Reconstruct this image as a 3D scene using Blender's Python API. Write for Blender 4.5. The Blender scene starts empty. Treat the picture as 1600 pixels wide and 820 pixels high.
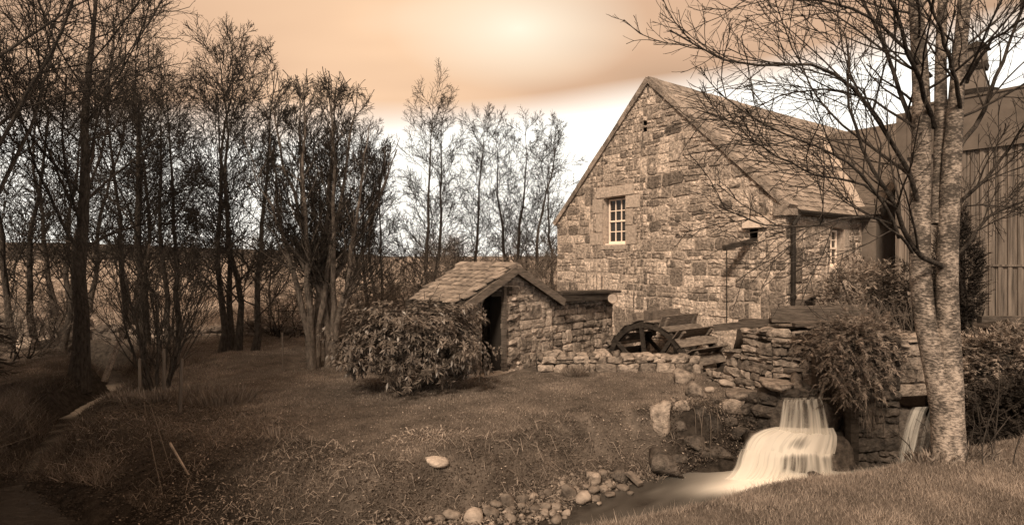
import bpy, math, random
import numpy as np
from mathutils import Vector, Matrix

# ------------------------------------------------------------------ camera, sky, sun, exposure
SC = bpy.context.scene
EYE = 3.2            # metres above the stream
FPX, HOR = 905.0, 405.0     # focal length and horizon in 1600 x 820 picture units
R = math.radians

cam_data = bpy.data.cameras.new("camera")
cam = bpy.data.objects.new("camera", cam_data)
SC.collection.objects.link(cam)
cam.location = (0, 0, EYE)
cam.rotation_euler = (R(90), 0, 0)
cam_data.sensor_width = 36.0
cam_data.lens = 36.0 * FPX / 1600.0
cam_data.shift_y = -(410 - HOR) / 1600.0
cam_data.clip_start = 0.05
cam_data.clip_end = 3000
SC.camera = cam
SC.view_settings.view_transform = 'Standard'
SC.view_settings.look = 'None'
SC.view_settings.exposure = 0.25
SC.view_settings.gamma = 1.0

SUN_AZ, SUN_EL = (-0.32, -0.947), 42.0
world = bpy.data.worlds.new("World")
SC.world = world
world.use_nodes = True


def build_world():
    nt = world.node_tree
    nt.nodes.clear()
    N, L = nt.nodes.new, nt.links.new

    def math_(op, a, b=None, clamp=False):
        n = N('ShaderNodeMath'); n.operation = op; n.use_clamp = clamp
        for i, v in enumerate((a, b)):
            if v is None: continue
            if isinstance(v, (int, float)): n.inputs[i].default_value = v
            else: L(v, n.inputs[i])
        return n.outputs[0]

    def ramp(fac, stops):
        n = N('ShaderNodeValToRGB'); L(fac, n.inputs[0])
        e = n.color_ramp.elements
        while len(e) > len(stops): e.remove(e[-1])
        while len(e) < len(stops): e.new(0.5)
        for q, (p, c) in zip(e, stops):
            q.position = p; q.color = (*c, 1)
        return n.outputs[0]

    def mix(f, a, b):
        n = N('ShaderNodeMix'); n.data_type = 'RGBA'
        if isinstance(f, (int, float)): n.inputs[0].default_value = f
        else: L(f, n.inputs[0])
        for k, v in ((6, a), (7, b)):
            if isinstance(v, tuple): n.inputs[k].default_value = (*v, 1)
            else: L(v, n.inputs[k])
        return n.outputs[2]

    tc = N('ShaderNodeTexCoord')
    sep = N('ShaderNodeSeparateXYZ'); L(tc.outputs['Generated'], sep.inputs[0])
    x, y, z = sep.outputs
    zc = math_('MAXIMUM', z, 0.0)
    # project onto a cloud deck, so the streaks run out towards the skyline
    den = math_('ADD', zc, 0.22)
    u = math_('DIVIDE', x, den); v = math_('DIVIDE', y, den)
    cmb = N('ShaderNodeCombineXYZ'); L(u, cmb.inputs[0]); L(v, cmb.inputs[1])
    mp = N('ShaderNodeMapping'); L(cmb.outputs[0], mp.inputs[0])
    mp.inputs['Location'].default_value = (0.55, -0.1, 0)
    mp.inputs['Rotation'].default_value = (0, 0, R(18))
    mp.inputs['Scale'].default_value = (0.34, 0.75, 1)
    n1 = N('ShaderNodeTexNoise'); L(mp.outputs[0], n1.inputs[0])
    n1.inputs['Scale'].default_value = 1.5; n1.inputs['Detail'].default_value = 3.5; n1.inputs['Roughness'].default_value = 0.45
    clouds = ramp(n1.outputs[0], [(0.30, (0.40, 0.255, 0.165)), (0.46, (0.67, 0.43, 0.28)), (0.60, (0.90, 0.60, 0.385)), (0.80, (1.0, 0.80, 0.60))])
    # thin bright patch of the deck that the sun stands behind
    vd = N('ShaderNodeVectorMath'); vd.operation = 'DISTANCE'
    sq = N('ShaderNodeMapping'); L(tc.outputs['Generated'], sq.inputs[0]); sq.inputs['Scale'].default_value = (0.62, 1, 1.35)
    L(sq.outputs[0], vd.inputs[0]); vd.inputs[1].default_value = (0.006, 0.93, 0.37 * 1.35)
    spot = ramp(vd.outputs['Value'], [(0.0, (1, 1, 1)), (0.04, (0.66, 0.66, 0.66)), (0.13, (0, 0, 0))])
    clouds = mix(spot, clouds, (1.0, 0.88, 0.70))
    # clear pale band under the deck
    n2 = N('ShaderNodeTexNoise'); L(mp.outputs[0], n2.inputs[0])
    n2.inputs['Scale'].default_value = 0.8; n2.inputs['Detail'].default_value = 2.0
    b = math_('MULTIPLY', math_('SUBTRACT', n2.outputs[0], 0.5), 0.22)
    b = math_('ADD', b, math_('MULTIPLY', x, 0.07))
    e = math_('SUBTRACT', z, math_('ADD', 0.258, b))
    band = ramp(math_('ADD', math_('MULTIPLY', e, 6.0), 0.5), [(0.25, (1, 1, 1)), (0.60, (0, 0, 0))])
    sky = mix(band, clouds, (1.32, 1.28, 1.18))
    # what is left of the clear sky above the clouds, toned like the print
    ns = N('ShaderNodeTexSky'); ns.sky_type = 'NISHITA'; ns.sun_disc = False
    ns.sun_elevation = R(SUN_EL); ns.sun_rotation = math.atan2(SUN_AZ[0], SUN_AZ[1])
    bw = N('ShaderNodeRGBToBW'); L(ns.outputs[0], bw.inputs[0])
    tint = N('ShaderNodeMix'); tint.data_type = 'RGBA'; tint.blend_type = 'MULTIPLY'; tint.inputs[0].default_value = 1
    g = math_('MULTIPLY', bw.outputs[0], 0.08)
    L(g, tint.inputs[6]); tint.inputs[7].default_value = (1, 0.7, 0.45, 1)
    sky = mix(0.08, sky, tint.outputs[2])
    bg = N('ShaderNodeBackground'); L(sky, bg.inputs[0]); bg.inputs[1].default_value = 1.0
    out = N('ShaderNodeOutputWorld'); L(bg.outputs[0], out.inputs[0])


build_world()

sun_data = bpy.data.lights.new("sun", 'SUN')
sun_data.energy = 3.8
sun_data.angle = R(10)
sun_data.color = (1.0, 0.81, 0.62)
sun = bpy.data.objects.new("sun", sun_data)
SC.collection.objects.link(sun)
_sd = Vector((SUN_AZ[0] * math.cos(R(SUN_EL)), SUN_AZ[1] * math.cos(R(SUN_EL)), math.sin(R(SUN_EL))))
sun.rotation_euler = _sd.to_track_quat('Z', 'Y').to_euler()

# ------------------------------------------------------------------ helpers
COL = SC.collection
RNG = np.random.default_rng(11)
rnd = random.Random(5)


def W(px, py, Y):
    """world point seen at picture position px, py at distance Y"""
    return np.array(((px - 800) / FPX * Y, Y, EYE - (py - HOR) / FPX * Y))


def G(px, py, z):
    Y = (EYE - z) * FPX / (py - HOR)
    return np.array(((px - 800) / FPX * Y, Y, z))


def tone(v, warm=1.0):
    """a print-toned grey of reflectance v"""
    return (min(1, v * 1.10), v * (1 - 0.08 * warm), v * (1 - 0.22 * warm))


def mesh_of(name, verts, faces, attr=None, smooth=False, uv=None):
    verts = np.asarray(verts, dtype=np.float32)
    m = bpy.data.meshes.new(name)
    if isinstance(faces, np.ndarray):
        nf, k = faces.shape
        m.vertices.add(len(verts)); m.vertices.foreach_set('co', verts.ravel())
        m.loops.add(nf * k); m.loops.foreach_set('vertex_index', faces.astype(np.int32).ravel())
        m.polygons.add(nf)
        m.polygons.foreach_set('loop_start', np.arange(0, nf * k, k, dtype=np.int32))
        m.update(calc_edges=True)
    else:
        m.from_pydata([tuple(v) for v in verts], [], [tuple(int(i) for i in f) for f in faces])
        m.update()
    if attr is not None:
        for an, av in attr.items():
            a = m.attributes.new(an, 'FLOAT', 'POINT')
            a.data.foreach_set('value', np.asarray(av, dtype=np.float32).ravel())
    if smooth:
        m.polygons.foreach_set('use_smooth', np.ones(len(m.polygons), dtype=bool))
    return m


def add(name, mesh, mat=None, parent=None, loc=None):
    o = bpy.data.objects.new(name, mesh)
    COL.objects.link(o)
    if mat is not None and mesh is not None and not mesh.materials:
        mesh.materials.append(mat)
    if parent is not None: o.parent = parent
    if loc is not None: o.location = tuple(float(v) for v in loc)
    return o


def empty(name, loc=(0, 0, 0)):
    return add(name, None, loc=loc)


def tag(o, label=None, cat=None, group=None, kind=None):
    if label: o['label'] = label
    if cat: o['category'] = cat
    if group: o['group'] = group
    if kind: o['kind'] = kind
    return o


class MB:
    """collects faces into one mesh"""
    def __init__(self): self.v = []; self.f = []

    def raw(self, vs, fs):
        b = len(self.v)
        self.v += [tuple(float(q) for q in p) for p in vs]
        self.f += [tuple(b + i for i in f) for f in fs]
        return self

    def box8(self, p):      # 4 bottom ccw, 4 top
        return self.raw(p, [(3, 2, 1, 0), (4, 5, 6, 7), (0, 1, 5, 4), (1, 2, 6, 5), (2, 3, 7, 6), (3, 0, 4, 7)])

    def bar(self, a, b, w, h, up=(0, 0, 1), roll=0.0):
        a = Vector(tuple(a)); b = Vector(tuple(b)); d = (b - a).normalized(); up = Vector(up)
        s = d.cross(up)
        if s.length < 1e-4: s = d.cross(Vector((1, 0, 0)))
        s.normalize(); t = s.cross(d).normalized()
        s, t = s * (w / 2), t * (h / 2)
        return self.box8([a - s - t, a + s - t, b + s - t, b - s - t, a - s + t, a + s + t, b + s + t, b - s + t])

    def cyl(self, a, b, r0, r1=None, n=10, caps=True):
        r1 = r0 if r1 is None else r1
        a = Vector(tuple(a)); b = Vector(tuple(b)); d = (b - a).normalized()
        s = d.cross(Vector((0, 0, 1)))
        if s.length < 1e-3: s = d.cross(Vector((1, 0, 0)))
        s.normalize(); t = s.cross(d)
        ring = [(math.cos(2 * math.pi * i / n), math.sin(2 * math.pi * i / n)) for i in range(n)]
        vs = [a + (s * c + t * q) * r0 for c, q in ring] + [b + (s * c + t * q) * r1 for c, q in ring]
        fs = [((i + 1) % n, i, n + i, n + (i + 1) % n) for i in range(n)]
        if caps: fs += [tuple(range(n)), tuple(range(2 * n - 1, n - 1, -1))]
        return self.raw(vs, fs)

    def build(self, name, mat, parent=None, smooth=False, jitter=0.0):
        v = self.v
        if jitter: v = [tuple(q + rnd.uniform(-jitter, jitter) for q in p) for p in v]
        return add(name, mesh_of(name, v, self.f, smooth=smooth), mat, parent)


# ------------------------------------------------------------------ materials
def new_mat(name):
    m = bpy.data.materials.new(name); m.use_nodes = True
    nt = m.node_tree; nt.nodes.clear()
    return m, nt


def material(name, dark, light, scale=6.0, detail=6.0, rough=0.9, bump=0.3, bscale=None, vary=0.0, lichen=0.0, lichen_col=0.6,
             stretch=(1, 1, 1), attr=None, attr_cols=None, attr_amt=0.0, spec=0.2, world_space=True, translucent=0.0, backface=False, moss=0.0, lscale=3.0):
    """noise between two print-toned greys, with per-object / per-island variation, lichen spots and fine relief"""
    m, nt = new_mat(name)
    N, L = nt.nodes.new, nt.links.new
    geo = N('ShaderNodeNewGeometry'); oi = N('ShaderNodeObjectInfo')
    if world_space:
        co = geo.outputs['Position']
    else:
        co = N('ShaderNodeTexCoord').outputs['Object']
    mp = N('ShaderNodeMapping'); L(co, mp.inputs[0]); mp.inputs['Scale'].default_value = stretch
    no = N('ShaderNodeTexNoise'); L(mp.outputs[0], no.inputs[0]); no.inputs['Scale'].default_value = scale
    no.inputs['Detail'].default_value = detail; no.inputs['Roughness'].default_value = 0.62
    rp = N('ShaderNodeValToRGB'); L(no.outputs[0], rp.inputs[0])
    e = rp.color_ramp.elements
    e[0].position = 0.32; e[1].position = 0.68
    e[0].color = (*tone(dark), 1); e[1].color = (*tone(light), 1)
    col = rp.outputs[0]

    def mixc(f, a, b, blend='MIX'):
        n = N('ShaderNodeMix'); n.data_type = 'RGBA'; n.blend_type = blend
        if isinstance(f, (int, float)): n.inputs[0].default_value = f
        else: L(f, n.inputs[0])
        for k, v in ((6, a), (7, b)):
            if isinstance(v, tuple): n.inputs[k].default_value = (*v, 1)
            else: L(v, n.inputs[k])
        return n.outputs[2]

    if attr:
        at = N('ShaderNodeAttribute'); at.attribute_name = attr
        r2 = N('ShaderNodeValToRGB'); L(at.outputs['Fac'], r2.inputs[0])
        ee = r2.color_ramp.elements
        while len(ee) < len(attr_cols): ee.new(0.5)
        for q, (p, c) in zip(ee, attr_cols):
            q.position = p; q.color = (*tone(c), 1)
        col = mixc(attr_amt, col, r2.outputs[0])
    if vary:
        ad = N('ShaderNodeMath'); ad.operation = 'ADD'
        L(oi.outputs['Random'], ad.inputs[0]); L(geo.outputs['Random Per Island'], ad.inputs[1])
        fr = N('ShaderNodeMath'); fr.operation = 'FRACT'; L(ad.outputs[0], fr.inputs[0])
        mr = N('ShaderNodeMapRange'); L(fr.outputs[0], mr.inputs[0])
        mr.inputs['To Min'].default_value = 1 - vary; mr.inputs['To Max'].default_value = 1 + vary
        cv = N('ShaderNodeCombineColor')
        for k in range(3): L(mr.outputs[0], cv.inputs[k])
        col = mixc(1.0, col, cv.outputs[0], 'MULTIPLY')
    if lichen:
        ln = N('ShaderNodeTexNoise'); L(co, ln.inputs[0]); ln.inputs['Scale'].default_value = lscale
        ln.inputs['Detail'].default_value = 9; ln.inputs['Roughness'].default_value = 0.72
        lr = N('ShaderNodeValToRGB'); L(ln.outputs[0], lr.inputs[0])
        lr.color_ramp.elements[0].position = 0.70 - lichen * 0.16; lr.color_ramp.elements[1].position = 0.76 - lichen * 0.12
        col = mixc(lr.outputs[0], col, tone(lichen_col))
    if moss:
        ln = N('ShaderNodeTexNoise'); L(co, ln.inputs[0]); ln.inputs['Scale'].default_value = 1.7
        ln.inputs['Detail'].default_value = 8; ln.inputs['Roughness'].default_value = 0.68
        lr = N('ShaderNodeValToRGB'); L(ln.outputs[0], lr.inputs[0])
        lr.color_ramp.elements[0].position = 0.66 - moss * 0.2; lr.color_ramp.elements[1].position = 0.76 - moss * 0.2
        col = mixc(lr.outputs[0], col, tone(0.035))
    bs = N('ShaderNodeBsdfPrincipled'); L(col, bs.inputs['Base Color'])
    bs.inputs['Roughness'].default_value = rough
    bs.inputs['Specular IOR Level'].default_value = spec
    if bump:
        bn = N('ShaderNodeTexNoise'); L(mp.outputs[0], bn.inputs[0]); bn.inputs['Scale'].default_value = bscale or scale * 4
        bn.inputs['Detail'].default_value = 5; bn.inputs['Roughness'].default_value = 0.65
        bp = N('ShaderNodeBump'); bp.inputs['Strength'].default_value = bump; bp.inputs['Distance'].default_value = 0.06
        L(bn.outputs[0], bp.inputs['Height']); L(bp.outputs[0], bs.inputs['Normal'])
    sh = bs.outputs[0]
    if translucent:
        tr = N('ShaderNodeBsdfTranslucent'); L(col, tr.inputs[0])
        mx = N('ShaderNodeMixShader'); mx.inputs[0].default_value = translucent
        L(sh, mx.inputs[1]); L(tr.outputs[0], mx.inputs[2]); sh = mx.outputs[0]
    out = N('ShaderNodeOutputMaterial'); L(sh, out.inputs[0])
    return m


M = {}
M['stone'] = material('mill_stone', 0.10, 0.60, 15, 10, bump=1.0, bscale=20, vary=0.62, lichen=0.74, lichen_col=0.78, lscale=3.2)
M['mortar'] = material('lime_mortar', 0.26, 0.58, 12, 8, bump=0.8, bscale=30)
M['dressed'] = material('dressed_granite', 0.26, 0.52, 14, 8, bump=0.5, bscale=40, vary=0.15, lichen=0.2)
M['skew'] = material('weathered_coping', 0.10, 0.38, 5, 8, bump=0.9, bscale=18, vary=0.25, lichen=0.55, lichen_col=0.55, lscale=5)
M['drystone'] = material('dry_stone', 0.09, 0.42, 8, 8, bump=1.0, bscale=20, vary=0.45, lichen=0.4, lichen_col=0.55, lscale=5)
M['joint'] = material('dark_joint_earth', 0.03, 0.08, 10, 6, bump=0.5)
M['wetstone'] = material('wet_dark_stone', 0.02, 0.13, 8, 8, bump=1.0, bscale=18, vary=0.4, rough=0.55, spec=0.4, lichen=0.12, lichen_col=0.4)
M['rock'] = material('stream_cobble', 0.07, 0.27, 6, 8, bump=0.5, bscale=22, vary=0.5, rough=0.8)
M['palerock'] = material('pale_rock', 0.20, 0.46, 6, 8, bump=0.5, bscale=18)
M['slate'] = material('roof_slate', 0.15, 0.38, 5, 7, bump=0.5, bscale=25, vary=0.33, lichen=0.42, lichen_col=0.42, lscale=6, rough=0.8)
M['hutslate'] = material('mossy_slab', 0.13, 0.34, 6, 7, bump=0.7, bscale=25, vary=0.3, lichen=0.35, lichen_col=0.4, lscale=7)
M['white'] = material('white_paint', 0.78, 0.9, 8, 4, bump=0.1, rough=0.6)
M['black'] = material('black_iron', 0.012, 0.03, 12, 4, bump=0.2, rough=0.5)
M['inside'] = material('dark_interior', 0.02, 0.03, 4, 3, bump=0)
M['wood'] = material('old_wood', 0.07, 0.20, 5, 8, bump=0.6, bscale=18, stretch=(1, 1, 5), vary=0.2)
M['beam'] = material('weathered_beam', 0.06, 0.19, 4, 8, bump=0.8, bscale=16, stretch=(1.2, 1.2, 9), vary=0.15)
M['paddle'] = material('silvered_board', 0.08, 0.24, 5, 8, bump=0.5, bscale=16, stretch=(1.2, 1.2, 6), vary=0.25)
M['darkwood'] = material('dark_wet_wood', 0.018, 0.06, 5, 8, bump=0.6, bscale=16, stretch=(1, 1, 4), vary=0.2)
M['stake'] = material('grey_stake', 0.09, 0.16, 6, 6, bump=0.4, stretch=(4, 4, 0.6))
M['whitestone'] = material('white_quartz', 0.3, 0.62, 7, 8, bump=0.6)
M['paleslab'] = material('pale_slab', 0.5, 0.72, 9, 6, bump=0.4)
M['wingslate'] = material('dark_wing_slate', 0.06, 0.17, 6, 8, bump=0.8, bscale=14, stretch=(1, 1, 4), lichen=0.2, lichen_col=0.3)
M['render_wall'] = material('grey_harling', 0.12, 0.19, 3, 8, bump=0.4, bscale=60)
M['metal'] = material('weathered_sheet', 0.045, 0.27, 3.5, 7, bump=0.05, rough=0.6, stretch=(5, 5, 0.22), vary=0.12, spec=0.4)
M['fascia'] = material('sheet_fascia', 0.085, 0.145, 2, 5, bump=0.05, rough=0.7, vary=0.05)
M['bark'] = material('dark_bark', 0.022, 0.10, 14, 9, bump=1.0, bscale=26, stretch=(1.6, 1.6, 0.5), lichen=0.2, lichen_col=0.3)
M['palebark'] = material('lichen_bark', 0.05, 0.22, 9, 8, bump=0.9, bscale=20, stretch=(1.5, 1.5, 0.7), lichen=0.3, lichen_col=0.4)
M['twig'] = material('twig', 0.016, 0.045, 6, 2, bump=0)
M['paletwig'] = material('pale_twig', 0.07, 0.2, 5, 3, bump=0)
M['birchtwig'] = material('birch_twig', 0.022, 0.06, 6, 3, bump=0.2)
M['straw'] = material('dead_stalk', 0.20, 0.40, 6, 3, bump=0, attr='tint', attr_cols=[(0.0, 0.09), (1.0, 0.5)], attr_amt=0.7, translucent=0.15)
M['grass'] = material('grass_blade', 0.12, 0.24, 1.3, 6, bump=0, attr='tint', attr_cols=[(0.0, 0.05), (0.5, 0.20), (1.0, 0.60)], attr_amt=0.8, translucent=0.3)
M['reed'] = material('reed_leaf', 0.10, 0.2, 3, 5, bump=0, attr='tint', attr_cols=[(0.0, 0.08), (1.0, 0.36)], attr_amt=0.7, translucent=0.25)
M['leaf'] = material('leathery_leaf', 0.055, 0.10, 8, 3, bump=0, rough=0.42, spec=0.5, attr='tint', attr_cols=[(0.0, 0.04), (1.0, 0.24)], attr_amt=0.8, translucent=0.12)
M['needle'] = material('juniper_spray', 0.05, 0.10, 4, 3, bump=0, attr='tint', attr_cols=[(0.0, 0.05), (1.0, 0.46)], attr_amt=0.85, translucent=0.25)
M['darkneedle'] = material('cypress_spray', 0.03, 0.06, 4, 3, bump=0, attr='tint', attr_cols=[(0.0, 0.012), (1.0, 0.06)], attr_amt=0.75, translucent=0.15)
M['litter'] = material('leaf_litter', 0.05, 0.14, 9, 5, bump=0, attr='tint', attr_cols=[(0.0, 0.03), (0.55, 0.13), (0.8, 0.42), (1.0, 0.6)], attr_amt=0.85, translucent=0.15)
M['hill'] = None


def birch_bark():
    m, nt = new_mat('birch_bark'); N, L = nt.nodes.new, nt.links.new
    tc = N('ShaderNodeTexCoord')
    mp = N('ShaderNodeMapping'); L(tc.outputs['Object'], mp.inputs[0]); mp.inputs['Scale'].default_value = (30, 30, 70)
    n = N('ShaderNodeTexNoise'); L(mp.outputs[0], n.inputs[0]); n.inputs['Scale'].default_value = 1.0; n.inputs['Detail'].default_value = 6; n.inputs['Roughness'].default_value = 0.68
    mp2 = N('ShaderNodeMapping'); L(tc.outputs['Object'], mp2.inputs[0]); mp2.inputs['Scale'].default_value = (5, 5, 4)
    n2 = N('ShaderNodeTexNoise'); L(mp2.outputs[0], n2.inputs[0]); n2.inputs['Scale'].default_value = 1.6; n2.inputs['Detail'].default_value = 6
    # bark gets darker with height, with fewer pale plates high up
    sz = N('ShaderNodeSeparateXYZ'); L(tc.outputs['Object'], sz.inputs[0])
    mr = N('ShaderNodeMapRange'); L(sz.outputs[2], mr.inputs[0]); mr.inputs['From Min'].default_value = 0.6; mr.inputs['From Max'].default_value = 3.2
    mr.inputs['To Min'].default_value = 0.0; mr.inputs['To Max'].default_value = 0.13
    sb = N('ShaderNodeMath'); sb.operation = 'SUBTRACT'; L(n.outputs[0], sb.inputs[0]); L(mr.outputs[0], sb.inputs[1])
    ad = N('ShaderNodeMath'); ad.operation = 'MULTIPLY_ADD'; L(n2.outputs[0], ad.inputs[0]); ad.inputs[1].default_value = 0.6; L(sb.outputs[0], ad.inputs[2])
    rp = N('ShaderNodeValToRGB'); L(ad.outputs[0], rp.inputs[0]); e = rp.color_ramp.elements
    e[0].position = 0.60; e[0].color = (*tone(0.06), 1); e[1].position = 0.72; e[1].color = (*tone(0.20), 1)
    q = e.new(0.86); q.color = (*tone(0.44), 1)
    bs = N('ShaderNodeBsdfPrincipled'); L(rp.outputs[0], bs.inputs['Base Color']); bs.inputs['Roughness'].default_value = 0.75
    bs.inputs['Specular IOR Level'].default_value = 0.25
    bp = N('ShaderNodeBump'); bp.inputs['Strength'].default_value = 0.8; bp.inputs['Distance'].default_value = 0.02
    L(ad.outputs[0], bp.inputs['Height']); L(bp.outputs[0], bs.inputs['Normal'])
    out = N('ShaderNodeOutputMaterial'); L(bs.outputs[0], out.inputs[0])
    return m


def terrain_mat():
    m, nt = new_mat('ground'); N, L = nt.nodes.new, nt.links.new
    geo = N('ShaderNodeNewGeometry')

    def noise(s, d=6, r=0.6):
        n = N('ShaderNodeTexNoise'); L(geo.outputs['Position'], n.inputs[0]); n.inputs['Scale'].default_value = s
        n.inputs['Detail'].default_value = d; n.inputs['Roughness'].default_value = r
        return n.outputs[0]

    def ramp(f, a, b, p=0.35, q=0.65):
        n = N('ShaderNodeValToRGB'); L(f, n.inputs[0]); e = n.color_ramp.elements
        e[0].position = p; e[1].position = q; e[0].color = (*tone(a), 1); e[1].color = (*tone(b), 1)
        return n.outputs[0]

    def mix(f, a, b):
        n = N('ShaderNodeMix'); n.data_type = 'RGBA'; L(f, n.inputs[0]); L(a, n.inputs[6]); L(b, n.inputs[7])
        return n.outputs[2]

    def at(nm):
        n = N('ShaderNodeAttribute'); n.attribute_name = nm
        return n.outputs['Fac']
    turf = ramp(noise(3.0, 9, 0.7), 0.05, 0.17)
    soil = ramp(noise(9.0, 8, 0.7), 0.014, 0.06)
    field = ramp(noise(0.9, 9, 0.75), 0.20, 0.48)
    wood = ramp(noise(0.25, 8, 0.75), 0.035, 0.10)
    c = mix(at('field'), turf, field)
    c = mix(at('wood'), c, wood)
    c = mix(at('soil'), c, soil)
    bs = N('ShaderNodeBsdfPrincipled'); L(c, bs.inputs['Base Color']); bs.inputs['Roughness'].default_value = 0.95
    bs.inputs['Specular IOR Level'].default_value = 0.1
    bp = N('ShaderNodeBump'); bp.inputs['Strength'].default_value = 0.8; bp.inputs['Distance'].default_value = 0.05
    L(noise(22, 6, 0.7), bp.inputs['Height']); L(bp.outputs[0], bs.inputs['Normal'])
    out = N('ShaderNodeOutputMaterial'); L(bs.outputs[0], out.inputs[0])
    return m


def water_mat():
    """dark stream, milky where the foam attribute is high"""
    m, nt = new_mat('stream_water'); N, L = nt.nodes.new, nt.links.new
    geo = N('ShaderNodeNewGeometry')
    n = N('ShaderNodeTexNoise'); L(geo.outputs['Position'], n.inputs[0]); n.inputs['Scale'].default_value = 3.5; n.inputs['Detail'].default_value = 3
    bp = N('ShaderNodeBump'); bp.inputs['Strength'].default_value = 0.35; bp.inputs['Distance'].default_value = 0.05; L(n.outputs[0], bp.inputs['Height'])
    bs = N('ShaderNodeBsdfPrincipled'); bs.inputs['Base Color'].default_value = (*tone(0.022), 1); bs.inputs['Roughness'].default_value = 0.16
    bs.inputs['IOR'].default_value = 1.33; bs.inputs['Specular IOR Level'].default_value = 0.32; L(bp.outputs[0], bs.inputs['Normal'])
    fo = N('ShaderNodeBsdfDiffuse'); fo.inputs[0].default_value = (0.97, 0.92, 0.83, 1)
    at = N('ShaderNodeAttribute'); at.attribute_name = 'foam'
    mx = N('ShaderNodeMixShader'); L(at.outputs['Fac'], mx.inputs[0]); L(bs.outputs[0], mx.inputs[1]); L(fo.outputs[0], mx.inputs[2])
    out = N('ShaderNodeOutputMaterial'); L(mx.outputs[0], out.inputs[0])
    return m


def fall_mat():
    """falling water: milky strands with clear gaps; 'dens' thins the sheet, 'su' runs across it"""
    m, nt = new_mat('falling_water'); N, L = nt.nodes.new, nt.links.new
    su = N('ShaderNodeAttribute'); su.attribute_name = 'su'
    sv = N('ShaderNodeAttribute'); sv.attribute_name = 'sv'
    de = N('ShaderNodeAttribute'); de.attribute_name = 'dens'
    cb = N('ShaderNodeCombineXYZ')
    ml = N('ShaderNodeMath'); ml.operation = 'MULTIPLY'; L(sv.outputs['Fac'], ml.inputs[0]); ml.inputs[1].default_value = 0.08
    L(su.outputs['Fac'], cb.inputs[0]); L(ml.outputs[0], cb.inputs[1])
    n = N('ShaderNodeTexNoise'); L(cb.outputs[0], n.inputs[0]); n.inputs['Scale'].default_value = 7; n.inputs['Detail'].default_value = 2.5; n.inputs['Roughness'].default_value = 0.6
    mr = N('ShaderNodeMapRange'); L(n.outputs[0], mr.inputs[0]); mr.inputs['From Min'].default_value = 0.36; mr.inputs['From Max'].default_value = 0.66
    mr.inputs['To Min'].default_value = -0.2; mr.inputs['To Max'].default_value = 0.36
    ad = N('ShaderNodeMath'); ad.operation = 'ADD'; ad.use_clamp = True; L(mr.outputs[0], ad.inputs[0]); L(de.outputs['Fac'], ad.inputs[1])
    # gate: nothing at all where dens is 0
    gt = N('ShaderNodeMapRange'); L(de.outputs['Fac'], gt.inputs[0]); gt.inputs['From Max'].default_value = 0.10
    fm = N('ShaderNodeMath'); fm.operation = 'MULTIPLY'; L(ad.outputs[0], fm.inputs[0]); L(gt.outputs[0], fm.inputs[1])
    df = N('ShaderNodeBsdfDiffuse'); df.inputs[0].default_value = (0.98, 0.94, 0.86, 1)
    tl = N('ShaderNodeBsdfTranslucent'); tl.inputs[0].default_value = (0.98, 0.94, 0.86, 1)
    m1 = N('ShaderNodeMixShader'); m1.inputs[0].default_value = 0.3; L(df.outputs[0], m1.inputs[1]); L(tl.outputs[0], m1.inputs[2])
    tp = N('ShaderNodeBsdfTransparent')
    mx = N('ShaderNodeMixShader'); L(fm.outputs[0], mx.inputs[0]); L(tp.outputs[0], mx.inputs[1]); L(m1.outputs[0], mx.inputs[2])
    out = N('ShaderNodeOutputMaterial'); L(mx.outputs[0], out.inputs[0])
    return m


def glass_mat():
    m, nt = new_mat('old_glass'); N, L = nt.nodes.new, nt.links.new
    bs = N('ShaderNodeBsdfPrincipled'); bs.inputs['Base Color'].default_value = (*tone(0.03), 1)
    bs.inputs['Roughness'].default_value = 0.08; bs.inputs['Specular IOR Level'].default_value = 0.6
    n = N('ShaderNodeTexNoise'); n.inputs['Scale'].default_value = 3
    bp = N('ShaderNodeBump'); bp.inputs['Strength'].default_value = 0.15; L(n.outputs[0], bp.inputs['Height']); L(bp.outputs[0], bs.inputs['Normal'])
    out = N('ShaderNodeOutputMaterial'); L(bs.outputs[0], out.inputs[0])
    return m


M['birch'] = birch_bark(); M['ground'] = terrain_mat(); M['water'] = water_mat(); M['fall'] = fall_mat(); M['glass'] = glass_mat()


# ------------------------------------------------------------------ ground
def vnoise(x, y, seed=0):
    """smooth value noise on arrays"""
    xi = np.floor(x).astype(np.int64); yi = np.floor(y).astype(np.int64)
    fx = x - xi; fy = y - yi
    fx = fx * fx * (3 - 2 * fx); fy = fy * fy * (3 - 2 * fy)

    def hsh(a, b):
        n = (a * 374761393 + b * 668265263 + seed * 982451653) & 0x7fffffff
        n = ((n ^ (n >> 13)) * 1274126177) & 0x7fffffff
        return (n & 0xffff) / 65535.0
    return ((hsh(xi, yi) * (1 - fx) + hsh(xi + 1, yi) * fx) * (1 - fy) + (hsh(xi, yi + 1) * (1 - fx) + hsh(xi + 1, yi + 1) * fx) * fy) - 0.5


def sstep(a, b, x):
    t = np.clip((x - a) / (b - a), 0, 1)
    return t * t * (3 - 2 * t)


def line_dist(X, Y, pts, widths=None):
    best = np.full(X.shape, 1e9)
    for i in range(len(pts) - 1):
        ax, ay = pts[i]; bx, by = pts[i + 1]
        dx, dy = bx - ax, by - ay
        t = np.clip(((X - ax) * dx + (Y - ay) * dy) / (dx * dx + dy * dy), 0, 1)
        d = np.hypot(X - ax - t * dx, Y - ay - t * dy)
        if widths: d = d - (widths[i] * (1 - t) + widths[i + 1] * t)
        best = np.minimum(best, d)
    return best


def poly_sdf(X, Y, poly):
    d = line_dist(X, Y, list(poly) + [poly[0]])
    ins = np.zeros(X.shape, bool)
    n = len(poly)
    for i in range(n):
        ax, ay = poly[i]; bx, by = poly[(i + 1) % n]
        c = ((ay > Y) != (by > Y)) & (X < (bx - ax) * (Y - ay) / (by - ay + 1e-12) + ax)
        ins ^= c
    return np.where(ins, d, -d)


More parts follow.
